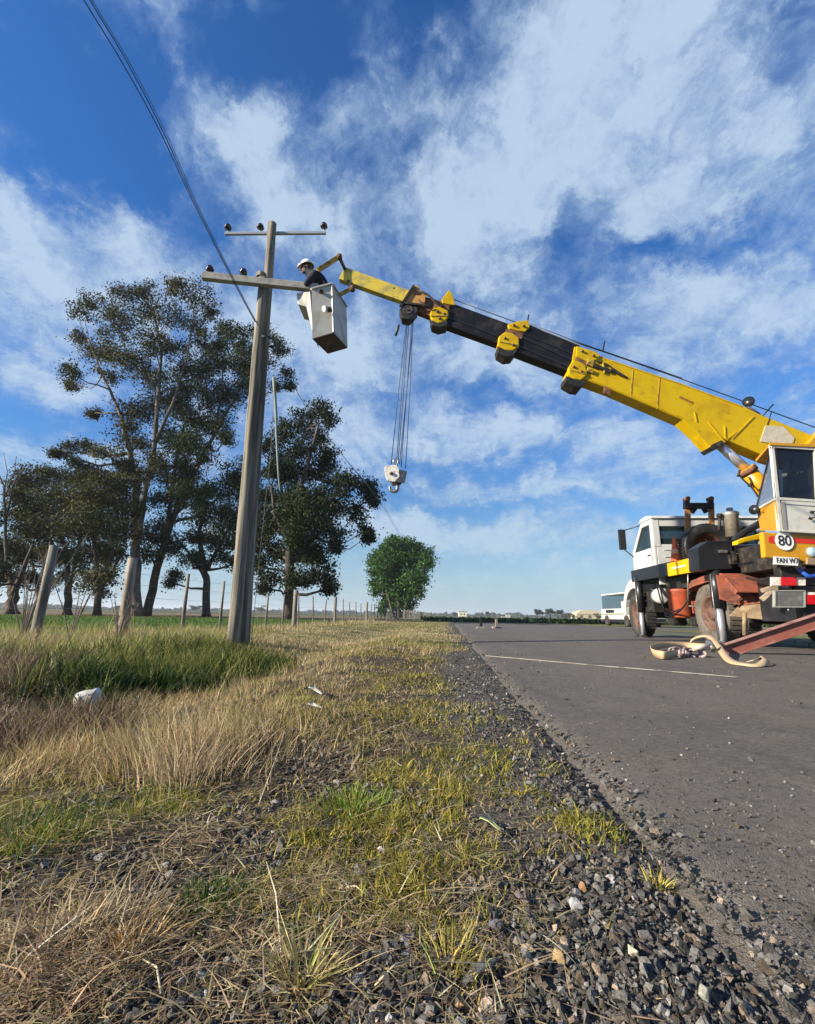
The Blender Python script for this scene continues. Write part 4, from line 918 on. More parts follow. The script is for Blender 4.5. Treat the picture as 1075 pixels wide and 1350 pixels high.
# ================================================================== UTILITY POLE
PY = 7.1
def utility_pole():
    b = W(313, 848, PY); b.z = float(ground_z(b.x, b.y))
    t = thing('utility_pole', 'weathered twin wooden utility pole with two crossarms standing in the verge', 'utility pole', b)
    def pole(pa, pb, ya, yb, r0, r1):
        a, c = W(*pa, ya), W(*pb, yb); a.z = b.z-.4; pts = [a.lerp(c, i/12) for i in range(13)]
        for i, p in enumerate(pts[1:-1]): p.x += random.uniform(-.006, .006)
        return MB(True).tube(pts, [r0+(r1-r0)*i/12 for i in range(13)], 20).build('pole', M_WOOD, t)
    pole((308.5, 852), (347, 367), PY-.08, PY-.10, .098, .074)
    pole((321, 852), (359, 295), PY+.08, PY+.07, .098, .078)
    # lower arm: heavy beam, nearer end at left
    a, c = W(267, 364, 6.75), W(420, 380, 6.98)
    MB().bar(a, c, .10, .125).build('crossarm', M_ARM, t, bevel=.008, label='thick pale lower crossarm')
    MB(True).lathe(W(345, 366, PY-.05)+Vector((0, -.02, 0)), (0, 0, 1), [(-.02, .085), (.06, .085), (.08, .05), (.085, 0)], 12).build('pole_cap', M_WOOD, t)
    a2, c2 = W(297, 308, PY+.18), W(430, 307, PY+.21)
    MB().bar(a2, c2, .045, .05).build('crossarm', M_GALV, t, bevel=.004, label='thin steel upper crossarm')
    def ins(p, tilt=0):
        o = MB(True).lathe(p, (tilt, 0, 1), [(0, .02), (.02, .03), (.03, .062), (.045, .07), (.055, .045), (.065, .058), (.085, .06), (.10, .035), (.115, .04), (.125, .03), (.128, 0)], 14).build('insulator', M_PORC, t)
        MB(True).tube([p+Vector((0, 0, -.10)), p+Vector((0, 0, .01))], .009, 6).build('pin', M_GALV, o)
    ins(W(300, 305, PY+.18)+Vector((0, 0, .03))); ins(W(343, 304.5, PY+.18)+Vector((0, 0, .03))); ins(W(427, 303, PY+.2)+Vector((0, 0, .03)), .0)
    ins(W(277, 360, 6.76)+Vector((0, 0, .02)), -.15); ins(W(320, 364, 6.82)+Vector((0, 0, .02)), .1)
    for px, py, y in ((343, 373, PY-.2), (352, 375, PY-.05)):
        p = W(px, py, y); MB(True).tube([p+Vector((0, -.03, 0)), p+Vector((0, .03, 0))], .016, 8).build('bolt', M_RUSTY, t)
    # collar strap of the two poles and hanging down-wire
    p = W(352, 450, PY); MB(True).lathe(p, (.06, 0, 1), [(-.02, .16), (.02, .16)], 20).build('band', M_GREASE, t)
    pts = [W(*q, PY+.28) for q in ((366, 440), (362, 500), (357, 600), (346, 700), (336, 800), (331, 850))]; MB(True).tube(pts, .004, 5).build('down_wire', M_LINEWIRE, t)
    return t
utility_pole()
# hanging band behind the pole
pts = [W(*q, PY+.45) for q in ((361, 497), (362, 515), (364, 545), (364.5, 570), (366, 600), (367, 622), (369, 645))]
mb = MB(True)
for s in (1,):
    Lv = []
    for i, p in enumerate(pts): ww = .032-.003*i; Lv += [p+Vector((-ww, 0, 0)), p+Vector((0, -.012, 0)), p+Vector((ww, 0, 0)), p+Vector((0, .004, 0))]
    mb.add(Lv, [[i*4+j, i*4+(j+1) % 4, i*4+4+(j+1) % 4, i*4+4+j] for i in range(len(pts)-1) for j in range(4)])
mb.build('hanging_band', mat('grey_green_band', (.14, .18, .17), .7), label='grey-green limp band hanging behind the poles', cat='band')

# line wires passing overhead
def catmull(P, n=10):
    out = []
    for i in range(len(P)-1):
        p0, p1, p2, p3 = P[max(i-1, 0)], P[i], P[i+1], P[min(i+2, len(P)-1)]
        for k in range(n):
            t = k/n; out.append(.5*((2*p1)+(p2-p0)*t+(2*p0-5*p1+4*p2-p3)*t*t+(3*p1-p0-3*p2+p3)*t**3))
    return out+[P[-1]]
for lat, q, rr, lb in ((-3.25, [(111, 0), (161, 82), (212, 175), (263, 283), (333, 418)], .0055, 'thicker overhead line wire, left one of the bundle at the top'),
                   (-3.19, [(119, 0), (168, 82), (216, 175), (265, 283), (334, 418)], .0055, 'overhead line wire in the middle of the bundle'),
                   (-3.13, [(122, 0), (171, 82), (219, 175), (267, 283), (335, 418)], .0035, 'thinnest overhead line wire on the right of the bundle')):
    P = [L(px, py, lat) for px, py in q]
    d0 = P[0]-P[1]; pre = [P[0]+d0*k+Vector((0, 0, .05*k)) for k in (5, 3, 1)]
    far = [L(372, 480, lat+.1), L(404, 536, lat+.2), L(450, 598, lat+.3), T(lat+.3, 22, 5.3), T(lat+.3, 45, 5.2), T(lat+.3, 80, 7.2)]
    MB(True).tube(catmull(pre+P+far, 6), rr, 6).build('line_wire', M_LINEWIRE, label=lb, cat='wire')

# ================================================================== CRANE TRUCK
ct = thing('crane_truck', 'yellow and white truck crane on outriggers with its boom reaching left to the pole', 'crane truck', T(5.95, 9.0, .02), rz=-RD)
TM = Matrix.Rotation(-RD, 3, 'Z')
LAT, ALD = TM @ Vector((1, 0, 0)), TM @ Vector((0, 1, 0))
def tbx(mb, l0, l1, a0, a1, z0, z1): return mb.box(T((l0+l1)/2, (a0+a1)/2, (z0+z1)/2), (l1-l0, a1-a0, z1-z0), TM)
def part(name, m, boxes, parent=None, bevel=.008, **k):
    mb = MB()
    for b in boxes: tbx(mb, *b)
    return mb.build(name, m, parent or ct, bevel=bevel, **k)
def side(mb, poly, l0, l1): return mb.prism([T(l0, a, z) for a, z in poly], LAT*(l1-l0))
# --- wheels
def wheel(lat, al, z, r, wd, parent=ct, dual=False, name='wheel', rubber=M_TYREB, rimm=M_RIM, face=-1):
    """axis across the truck; outer face towards -lat"""
    e = bpy.data.objects.new(name, None); COL.objects.link(e); e.parent = parent; e.location = WM[parent].inverted() @ T(lat, al, z); WM[e] = WM[parent] @ Matrix.Translation(e.location)
    c = T(lat, al, z); n = 40
    def tyre(c0):
        mb = MB(True).lathe(c0, LAT, [(.035, r*.56), (.01, r*.62), (0, r*.78), (.012, r*.93), (.035, r*.975), (.05, r*.985), (wd-.05, r*.985), (wd-.035, r*.975), (wd-.012, r*.93), (wd, r*.78), (wd-.01, r*.62), (wd-.035, r*.56)], n)
        for k in range(n):                 # lugs across the tread
            a = 2*math.pi*k/n; d = Vector((0, 0, 1))*math.sin(a)+ALD*math.cos(a); tdir = Vector((0, 0, 1))*math.cos(a)-ALD*math.sin(a)
            for s0, s1 in ((.03, wd*.36), (wd*.39, wd*.61), (wd*.64, wd-.03)):
                m3 = Matrix((LAT, tdir, d)).transposed()
                mb.box(c0+LAT*(s0+s1)/2+d*(r*.988), (s1-s0, 2*math.pi*r/n*.62, .022), m3)
        return mb
    t1 = tyre(c)
    t1.build('tyre', rubber, e)
    if dual: tyre(c+LAT*(wd+.04)).build('tyre', M_TYRE, e)
    rm = MB(True).lathe(c, LAT, [(.04, r*.58), (.02, r*.56), (.05, r*.50), (.14 if not dual else .19, r*.46), (.15 if not dual else .20, r*.30), (.09, r*.24), (.03, r*.22), (.01, r*.17), (.01, 0)], 28)
    for k in range(10):
        a = 2*math.pi*k/10; d = Vector((0, 0, 1))*math.sin(a)+ALD*math.cos(a); rm.lathe(c+d*r*.37+LAT*(.12 if not dual else .165), -LAT, [(0, .02), (.03, .018), (.035, 0)], 6)
    rm.build('rim', rimm, e)
    return e
wheel(4.78, 12.42, .56, .535, .30, rubber=M_TYRE, rimm=M_RIM)
wheel(6.84, 12.42, .56, .535, .30)
wheel(4.74, 8.98, .575, .55, .27, dual=True)
wheel(6.6, 8.98, .575, .55, .27, dual=True, rubber=M_TYRE)
part('axle', M_GREASE, [(5.2, 6.8, 12.34, 12.5, .48, .62), (5.3, 6.7, 8.9, 9.06, .48, .64), (5.75, 6.15, 8.75, 9.2, .4, .78)])
part('chassis_frame', M_GREASE, [(5.42, 5.52, 6.75, 13.2, .82, 1.1), (6.38, 6.48, 6.75, 13.2, .82, 1.1), (5.52, 6.38, 7.0, 7.2, .85, 1.08), (5.52, 6.38, 9.6, 9.8, .85, 1.08), (5.52, 6.38, 11.2, 11.4, .85, 1.08), (5.3, 6.6, 6.95, 13.0, 1.1, 1.22)])
part('gearbox', M_GREASE, [(5.6, 6.3, 10.2, 12.2, .5, .95), (5.85, 6.05, 9.0, 10.4, .55, .7)])
MB(True).tube([T(5.95, 9.0, .62), T(5.95, 10.4, .72)], .05, 10).build('drive_shaft', M_GREASE, ct)
# --- cab: roof, walls, nose, windows
z0 = 1.22
cab = MB()
tbx(cab, 4.74, 4.80, 10.95, 12.2, 1.38, 2.08)               # left door wall below the window
tbx(cab, 7.14, 7.20, 10.95, 12.2, 1.38, 2.08)
tbx(cab, 4.80, 7.14, 10.95, 11.01, z0, 2.14)                  # rear wall under the windows
tbx(cab, 4.74, 4.90, 10.94, 11.10, 2.08, 2.74); tbx(cab, 7.04, 7.20, 10.94, 11.10, 2.08, 2.74)
tbx(cab, 4.90, 7.04, 10.95, 11.01, 2.56, 2.74)
tbx(cab, 5.50, 5.66, 10.955, 11.02, 2.14, 2.56); tbx(cab, 6.34, 6.46, 10.955, 11.02, 2.14, 2.56)
side(cab, [(11.10, 2.62), (11.10, 2.745), (11.55, 2.745), (11.55, 2.62)], 4.74, 4.80)
side(cab, [(11.46, 2.70), (11.56, 2.74), (12.22, 2.08), (12.10, 2.04)], 4.74, 4.82)   # windscreen pillars
side(cab, [(11.46, 2.70), (11.56, 2.74), (12.22, 2.08), (12.10, 2.04)], 7.12, 7.20)
tbx(cab, 4.80, 7.14, 12.1, 12.2, z0-.1, 2.08)
cab.build('cab_body', M_WHITE, ct, bevel=.015)
mb = MB(); side(mb, [(10.90, 2.74), (10.92, 2.80), (11.2, 2.85), (11.5, 2.83), (11.64, 2.76), (11.62, 2.74)], 4.72, 7.22); mb.build('cab_roof', M_WHITE, ct, bevel=.02)
mb = MB(); side(mb, [(11.45, 2.79), (11.80, 2.70), (11.86, 2.62), (11.82, 2.60), (11.48, 2.74)], 4.9, 7.04); mb.build('sun_visor', M_BLACK, ct, bevel=.01)
mb = MB(); side(mb, [(12.2, 2.08), (12.9, 1.86), (13.12, 1.68), (13.16, 1.0), (13.1, .85), (12.2, 1.1)], 5.05, 6.90); mb.build('bonnet', M_WHITE, ct, bevel=.04)
mb = MB(); side(mb, [(13.165, 1.6), (13.165, 1.05), (13.19, 1.05), (13.19, 1.6)], 5.25, 6.7); mb.build('grille', M_BLACK, ct)
for s, w_ in ((4.76, .30), (6.88, .30)):
    mb = MB(); ar = [(12.42+.66*math.cos(a), .56+.66*math.sin(a)) for a in [math.pi*i/10 for i in range(11)]]
    out = [(13.34, .52), (13.38, 1.1), (13.2, 1.42), (12.7, 1.56), (12.2, 1.50), (11.78, 1.3), (11.70, .85)]
    poly = [ar[0]]+out+ar[::-1][0:-1]
    # fender as strips over the arch
    A2 = [(12.42+.74*math.cos(a)*1.08, .56+.82*math.sin(a)*1.1) for a in [math.pi*i/10 for i in range(11)]]
    for i in range(7): side(mb, [ar[i], A2[i], A2[i+1], ar[i+1]], s, s+w_+.05)
    mb.build('front_mudguard', M_WHITE, ct, bevel=.012)
part('bumper', M_WHITE, [(4.78, 7.14, 13.28, 13.42, .58, .92)], bevel=.03)
part('cab_step', M_BLACK, [(4.76, 5.0, 11.5, 11.75, .62, .66), (4.76, 5.0, 11.52, 11.74, .86, .9)])
for l0, l1 in ((4.91, 5.49), (5.67, 6.33), (6.47, 7.03)): part('rear_window', M_GLASSL, [(l0, l1, 10.975, 10.985, 2.15, 2.55)], bevel=0)
mb = MB(); side(mb, [(11.11, 2.09), (11.11, 2.61), (11.50, 2.61), (12.04, 2.09)], 4.765, 4.775); mb.build('door_window', M_GLASSL, ct)
mb = MB(); side(mb, [(11.11, 2.09), (11.11, 2.61), (11.50, 2.61), (12.04, 2.09)], 7.165, 7.175); mb.build('door_window', M_GLASSL, ct)
mb = MB(); mb.loft([T(4.84, 11.53, 2.70), T(7.1, 11.53, 2.70), T(7.1, 12.15, 2.08), T(4.84, 12.15, 2.08)], [T(4.84, 11.545, 2.71), T(7.1, 11.545, 2.71), T(7.1, 12.165, 2.09), T(4.84, 12.165, 2.09)]); mb.build('windscreen', M_GLASSL, ct)
part('cab_seat', M_SEAT, [(5.0, 5.5, 11.12, 11.6, 1.5, 1.65)], bevel=.03)
part('cab_seat_back', M_SEAT, [(5.0, 5.5, 11.12, 11.24, 1.66, 2.3)], bevel=.03)
part('cab_seat', M_SEAT, [(6.3, 6.9, 11.12, 11.6, 1.5, 1.65)], bevel=.03)
part('cab_seat_back', M_SEAT, [(6.3, 6.9, 11.12, 11.24, 1.66, 2.3)], bevel=.03)
part('rear_panel_ribs', M_WHITE, [(4.95, 7.0, 10.935, 10.949, z, z+.02) for z in (1.36, 1.52, 1.68, 1.84, 2.0)], bevel=.004)
part('door_handle', M_BLACK, [(4.725, 4.74, 11.15, 11.3, 1.9, 1.93)], bevel=.003)
part('door_edge', M_STEEL, [(4.733, 4.741, 11.06, 11.075, 1.4, 2.08)], bevel=0)
# mirror with its arms
mm = part('mirror', M_BLACK, [(4.40, 4.58, 12.1, 12.17, 2.17, 2.70)], bevel=.03)
MB(True).tube([T(4.5, 12.13, 2.66), T(4.75, 11.62, 2.70)], .012, 6).tube([T(4.5, 12.13, 2.2), T(4.75, 12.15, 1.98)], .014, 6).build('mirror_arm', M_BLACK, mm)
part('mirror', M_BLACK, [(7.35, 7.53, 12.1, 12.17, 2.17, 2.70)], bevel=.03)
# --- side deck, jacks
part('side_deck', M_BLACK, [(4.70, 5.3, 9.95, 12.20, 1.40, 1.62), (4.66, 4.70, 9.95, 12.2, 1.36, 1.64)], label='black side beam towards the front')
part('deck_edge', M_YEL, [(4.60, 4.66, 8.70, 10.10, 1.33, 1.60), (4.66, 5.3, 8.70, 10.10, 1.58, 1.60)], bevel=.006, label='yellow deck edge with pale dashes')
part('pale_dash', M_REFW, [(4.592, 4.599, 8.85, 9.15, 1.50, 1.525), (4.592, 4.599, 9.35, 9.9, 1.46, 1.49)], bevel=0)
part('deck_plate', M_BLACK, [(5.0, 7.0, 8.0, 10.8, 1.36, 1.42)])
def jack(lat, al, ztop, zmid, r, zb):
    j = MB(True).tube([T(lat, al, zmid), T(lat, al, ztop)], r, 18).build('outrigger_jack', M_BLACK, ct)
    MB(True).tube([T(lat, al, zb+.02), T(lat, al, zmid+.04)], r*.66, 18).build('piston_rod', M_CHROME, j)
    MB(True).lathe(T(lat, al, zb-.02), (0, 0, 1), [(0, 0), (0, .20), (.03, .20), (.04, .09), (.07, .07)], 18).build('foot_pad', M_GREASE, j)
    MB(True).tube([T(lat-.09, al-.03, zmid-.55), T(lat-.09, al-.03, ztop-.05)], .010, 6).tube([T(lat-.09, al-.03, zmid-.55), T(lat, al-.03, zmid-.55)], .010, 6).build('hydraulic_pipe', M_STEEL, j)
jack(4.66, 8.52, 1.36, .66, .095, .04)
jack(4.72, 11.95, 1.50, .62, .085, .03)
jack(7.4, 8.52, 1.36, .66, .095, .04); jack(7.4, 11.95, 1.5, .62, .085, .03)
# outrigger housing at the rear
c = T(4.4, 8.42, 0)
pa = [A(920, 722, 8.42), A(934, 713, 8.42), A(966, 713, 8.42), A(966, 750, 8.42), A(922, 752, 8.42)]
MB().prism(pa, ALD*.34).build('outrigger_housing', M_BLACK, ct, bevel=.012)
part('outrigger_beam', M_BLACK, [(5.0, 7.0, 8.44, 8.72, 1.42, 1.74)], label='black cross beam of the rear outrigger')
part('beam_edge_strip', M_STEEL, [(5.02, 5.75, 8.43, 8.44, 1.585, 1.60)], bevel=0)
part('maker_plate', M_STEEL, [(4.72, 4.86, 8.40, 8.419, 1.60, 1.65)], bevel=.002)
part('valve_block', M_GREASE, [(4.86, 5.0, 8.36, 8.42, 1.40, 1.56), (4.9, 4.96, 8.33, 8.37, 1.45, 1.62)], bevel=.01)
part('outrigger_beam', M_BLACK, [(4.72, 7.3, 11.83, 12.07, 1.42, 1.66)], label='black cross beam of the front outrigger')
# --- tanks, hoses, struts
MB(True).lathe(T(4.98, 10.48, .48), (0, 0, 1), [(0, .0), (0, .20), (.03, .235), (.54, .25), (.56, .27), (.60, .27), (.61, .24), (.63, .0)], 28).build('red_tank', M_RED, ct)
MB(True).lathe(T(4.88, 11.1, .98), (.3, 1, 0), [(-.02, 0), (0, .14), (.03, .18), (.28, .18), (.32, .13), (.33, 0)], 22).build('white_tank', M_WHITE, ct)
part('red_bracket', M_RED, [(4.9, 5.3, 9.62, 9.9, .58, .82)])
for k, (dx, sag) in enumerate(((0, .56), (.05, .5))):
    pts = [T(4.80+dx, 11.15, 1.26), T(4.74+dx, 10.9, .95), T(4.70, 10.6, sag+.03), T(4.69, 10.25, sag+.05), T(4.78, 9.95, .72), T(4.9, 9.8, 1.1)]
    MB(True).tube(catmull(pts, 6), .016, 8).build('hose', M_BLACK, ct)
MB(True).tube([T(4.7, 9.62, .72), T(4.66, 9.4, 1.38)], .015, 6).tube([T(4.7, 9.62, .72), T(5.2, 9.62, .66)], .015, 6).build('strut', M_STEEL, ct)
part('dark_filler_box', M_BLACK, [(4.98, 5.5, 7.2, 7.95, .45, 1.12)])  # black box added to stand in for the unlit area behind the rear wheel
part('dark_filler_box', M_GREASE, [(6.4, 7.1, 7.2, 7.95, .45, 1.12)])  # dark box added on the far side to match
part('battery_box', M_GREASE, [(4.78, 5.3, 11.35, 11.7, .62, 1.1)])
part('deck_support', M_GREASE, [(4.9, 5.3, 9.9, 10.9, 1.1, 1.36)])
part('air_tank', M_GREASE, [(4.95, 5.25, 9.95, 10.2, .32, .52)], bevel=.05)
part('air_tank', M_GREASE, [(4.95, 5.25, 10.85, 11.15, .32, .54)], bevel=.05)
# rear mudguard: bent plates over the near wheels
mg = MB()
pr = [(9.62, 1.02), (9.38, 1.19), (8.72, 1.27), (8.36, 1.24), (7.98, .92), (7.9, .62)]
for i in range(len(pr)-2):
    a, b = pr[i], pr[i+1]; mg.loft([T(4.70, *a), T(5.42, *a), T(5.42, *b), T(4.70, *b)], [T(4.70, a[0], a[1]-.02), T(5.42, a[0], a[1]-.02), T(5.42, b[0], b[1]-.02), T(4.70, b[0], b[1]-.02)])
side(mg, [(9.62, 1.02), (9.38, 1.19), (8.72, 1.27), (8.36, 1.24), (7.98, .92), (8.06, .86), (8.36, 1.10), (8.72, 1.14), (9.3, 1.08)], 4.69, 4.71)
g_ = mg.build('rear_mudguard', M_FENDER, ct)
mf = MB(); mf.loft([A(945, 758, 8.30), A(972, 758, 8.30), A(998, 778, 8.2), A(1003, 795, 8.1), A(975, 798, 8.25), A(950, 790, 8.3)], [p+ALD*.02 for p in [A(945, 758, 8.30), A(972, 758, 8.30), A(998, 778, 8.2), A(1003, 795, 8.1), A(975, 798, 8.25), A(950, 790, 8.3)]])
mf.build('mudguard_apron', M_FENDER, ct)
mf = MB(); q = [A(975, 799, 8.24), A(1003, 796, 8.1), A(1008, 817, 8.08), A(962, 812, 8.28)]; mf.loft(q, [p+ALD*.02 for p in q]); mf.build('mudflap', M_FLAP, ct)
MB().bar(A(968, 797, 8.2), A(990, 777, 8.15), .02, .03).build('apron_rib', M_RUSTY, ct)
# --- rear end
part('rear_crossbeam', M_GREASE, [(4.72, 7.15, 6.98, 7.14, .96, 1.20), (4.95, 7.0, 7.0, 7.1, .50, .95)])
q = lambda x0, y0, x1, y1, al, d=.03: MB().prism([A(x0, y0, al), A(x1, y0, al), A(x1, y1, al), A(x0, y1, al)], ALD*d)
q(1017.5, 761, 1032, 772, 6.93).build('reflector', M_REFW, ct, bevel=.004, label='pale left end of the rear reflector strip')
q(1030.5, 761, 1051, 772, 6.915, .03).build('reflector', M_REFR, ct, bevel=.004, label='red middle of the rear reflector strip')
q(1050, 761, 1063, 772, 6.93).build('reflector', M_REFW, ct, bevel=.004, label='pale right end of the rear reflector strip')
pl = q(1023.5, 779, 1061, 800, 6.93, .03).build('rear_plate', mat('scuffed_grey_plate', (.10, .10, .095), .6, c2=(.2, .2, .18), scale=12, lo=.45, hi=.75), ct, bevel=.005)
mbf = MB(); 
for x0, y0, x1, y1 in ((1022, 778, 1063, 779.6), (1022, 799.5, 1063, 801), (1022, 778, 1023.8, 801), (1061, 778, 1063, 801)): mbf.prism([A(x0, y0, 6.92), A(x1, y0, 6.92), A(x1, y1, 6.92), A(x0, y1, 6.92)], ALD*.05)
mbf.build('plate_frame', mat('grey_frame', (.25, .25, .22), .6), ct)
q(1064, 784, 1090, 797, 6.93, .06).build('tail_light', M_REFR, ct, bevel=.01); q(1064, 781, 1090, 785, 6.94, .06).build('tail_light_trim', M_REFW, ct, bevel=.004)
MB().bar(A(1004, 779, 7.1), A(1027, 772, 7.05), .06, .06).build('tow_strut', mat('dusty_tan_steel', (.3, .23, .17), .8, c2=(.16, .12, .09), scale=16), ct, bevel=.008)
MB().bar(A(1004, 791, 7.3), A(1024, 774, 7.2), .09, .07).build('tow_strut', mat('dusty_tan_steel', (.3, .23, .17)), ct, bevel=.008)
MB(True).tube(catmull([A(985, 762, 7.9), A(1000, 765, 7.6), A(1012, 763, 7.2), A(1022, 760, 7.0)], 6), .022, 8).build('hose', M_GREASE, ct)
MB(True).tube(catmull([A(1053, 750, 6.9), A(1062, 757, 6.85), A(1070, 760, 6.85), A(1085, 756, 6.9)], 6), .028, 8).build('hose', M_BLUE, ct, label='blue hose')
MB(True).tube([A(1050, 748, 6.9), A(1056, 744, 6.9)], .05, 10).tube([A(1053, 750, 6.9), A(1060, 747, 6.9)], .04, 10).build('hose_coupling', M_STEEL, ct)
MB(True).tube([A(982, 808, 8.0), A(982, 838, 8.0)], .03, 10).build('rear_jack_rod', M_FLAP, ct)
MB(True).tube([A(1040, 802, 6.95), A(1040, 806, 6.95)], .015, 6).build('drain_plug', M_STEEL, ct)
# --- spare wheel upright behind the cab, facing back
def spare():
    e = bpy.data.objects.new('spare_wheel', None); COL.objects.link(e); c = A(937, 722, 9.85); e.parent = ct; e.location = WM[ct].inverted() @ c; WM[e] = WM[ct] @ Matrix.Translation(e.location)
    r, wd = .51, .27
    tb = MB(True).lathe(c, ALD, [(.03, r*.56), (.0, r*.62), (-.012, r*.78), (.012, r*.93), (.04, r*.985), (wd-.04, r*.985), (wd-.012, r*.93), (wd, r*.78), (wd-.03, r*.56)], 44)
    for k in range(44):
        a = 2*math.pi*k/44; d = Vector((0, 0, 1))*math.sin(a)+LAT*math.cos(a); td = Vector((0, 0, 1))*math.cos(a)-LAT*math.sin(a)
        tb.box(c+ALD*wd/2+d*r*.99, (wd*.8, 2*math.pi*r/44*.6, .02), Matrix((ALD, td, d)).transposed())
    tb.build('tyre', M_SPARE, e)
    rm = MB(True).lathe(c, ALD, [(.04, r*.58), (.03, r*.55), (.12, r*.5), (.15, r*.30), (.13, r*.12), (.16, 0)], 28)
    rm.build('rim', mat('dark_red_rim', (.06, .018, .018), .5), e)
    for k in range(8):
        a = 2*math.pi*k/8; d = Vector((0, 0, 1))*math.sin(a)+LAT*math.cos(a); MB(True).lathe(c+d*r*.36+ALD*.13, -ALD, [(0, .022), (.03, .02), (.034, 0)], 6).build('wheel_nut', M_STEEL, e)
spare()
# boom rest
rs = MB()
for x0, x1 in ((904, 907), (935, 939)): rs.bar(A(x1, 712, 10.15), A(x0+3, 663, 10.15), .10, .07, up=ALD)
rs.build('boom_rest', M_PALEOR, ct, bevel=.01)
rs = MB(); rs.bar(A(908, 667, 10.12), A(936, 667, 10.12), .12, .12); rs.bar(A(905, 671, 10.12), A(905.5, 659, 10.12), .10, .10, up=ALD); rs.bar(A(936, 671, 10.12), A(937, 659, 10.12), .10, .10, up=ALD); rs.bar(A(912, 676, 10.12), A(918, 668, 10.12), .1, .05, up=ALD); rs.bar(A(932, 676, 10.12), A(927, 668, 10.12), .1, .05, up=ALD)
rs.build('rest_saddle', M_BLACK, ct, bevel=.012)
for p in (A(905.5, 658, 10.1), A(936.5, 658, 10.1)): MB(True).lathe(p-ALD*.07, ALD, [(0, 0), (0, .05), (.14, .05), (.14, 0)], 12).build('rest_roller', M_RUSTY, ct)
# air cleaner
cc = A(967.5, 708, 9.7); MB(True).lathe(Vector((cc.x, cc.y, cc.z)), (0, 0, 1), [(0, 0), (0, .135), (.42, .135), (.44, .15), (.50, .15), (.52, .12), (.53, .06), (.60, .06), (.61, 0)], 28).build('air_cleaner', mat('dull_aluminium', (.42, .40, .36), .38, .6, c2=(.3, .27, .22), scale=6), ct)
MB(True).tube([A(949, 681, 9.7), A(949, 700, 9.7)], .03, 8).tube([A(946.5, 680, 9.7), A(951.5, 680, 9.7)], .05, 10).build('exhaust_pipe', M_GREASE, ct)
MB(True).tube(catmull([A(968, 712, 9.2), A(980, 704, 9.0), A(992, 696, 8.6), A(1003, 690, 8.0)], 6), .06, 10).build('air_duct', M_BLACK, ct)
# ------------------------------------------------ turntable, turret and operator's cab
TY = 6.35
MB(True).lathe(T(5.95, 8.0, 1.22), (0, 0, 1), [(0, 0), (0, .62), (.16, .62), (.16, .55), (.26, .55), (.26, 0)], 36).build('turntable', M_GREASE, ct)
def wp(pts, y): return [W(*p, y) for p in pts]
lower = wp([(1006, 701), (1074, 706), (1200, 716), (1200, 742), (1075, 742), (1064, 741), (1054, 738), (1009, 735)], TY)
MB().prism(lower, (0, .08, 0)).build('turret_body', M_ORY, ct, bevel=.02)
arm_top = wp([(973, 713), (985, 708), (1012, 701), (1012, 709), (985, 714), (973, 718)], 6.6); MB().prism(arm_top, (0, .12, 0)).build('turret_side_plate', M_YEL, ct, bevel=.01)
part('turret_underframe', M_GREASE, [(5.0, 7.0, 7.0, 8.35, 1.24, 1.66)], bevel=.01)
# upper frame carrying the boom foot
MB().prism(wp([(1052, 600), (1092, 556), (1170, 560), (1260, 640), (1260, 720), (1060, 720)], 7.02), (0, .14, 0)).build('boom_bracket', M_ORY, ct, bevel=.015)
MB().prism(wp([(1052, 600), (1092, 556), (1170, 560), (1260, 640), (1260, 720), (1060, 720)], 7.62), (0, .14, 0)).build('boom_bracket', M_ORY, ct, bevel=.015)
MB().prism(wp([(1170, 640), (1300, 640), (1310, 735), (1170, 735)], 6.4), (0, 1.8, 0)).build('counterweight', M_ORY, ct, bevel=.04)
# operator's cab : near side frame
NY, FY = 6.28, 6.98
def fr(poly, d=.05, y=NY): return MB().prism(wp(poly, y), (0, d, 0))
mb = fr([(1017, 585), (1021, 585), (1033.5, 700), (1028.5, 700)])
for poly in ([(1017, 585), (1093, 590), (1093, 594.5), (1017.5, 589.5)], [(1029, 655.5), (1098, 660), (1098, 663), (1029.5, 659)], [(1032, 698), (1103, 702), (1103, 705), (1032.5, 700.5)]): mb.prism(wp(poly, NY-.002), (0, .054, 0))
mb.prism(wp([(1074, 590), (1078, 590), (1083, 703), (1079, 703)], NY-.003), (0, .05, 0))
doorf = mb.build('door_frame', M_CREAM, ct, bevel=.004)
fr([(1031, 659), (1079, 662), (1081, 701), (1034, 699)], .04, NY+.006).build('door_panel', M_CREAM, ct, label='cream lower door panel')
fr([(1030.5, 662), (1035, 662), (1038.5, 699), (1034.5, 699)], .006, NY-.004).build('panel_shade_strip', mat('grey_strip', (.25, .24, .21), .6), ct)
fr([(1022, 590), (1075, 593), (1079, 660), (1029, 656)], .008, NY+.02).build('door_glass', M_GLASSD, ct)
mb = MB()
for (a, b) in (((1070, 675), (1080, 673)), ((1068, 683.5), (1080, 681))): mb.bar(W(*a, NY-.03), W(*b, NY-.03), .02, .015)
mb.bar(W(1069, 674.5, NY-.03), W(1073, 676.5, NY-.03), .02, .03); mb.bar(W(1067, 683, NY-.03), W(1071, 684.5, NY-.03), .02, .03)
mb.build('door_handle', M_INK, ct)
gk = MB()
for a_, b_ in (((1022.5, 591), (1074, 594)), ((1074, 594), (1078.5, 658.5)), ((1078.5, 658.5), (1029.5, 655)), ((1029.5, 655), (1022.5, 591))): gk.bar(W(*a_, NY+.012), W(*b_, NY+.012), .02, .022)
gk.build('window_gasket', M_INK, ct)
fr([(1034, 664), (1078, 667), (1078, 668), (1034, 665)], .004, NY+.001).build('door_crease', M_STEEL, ct)
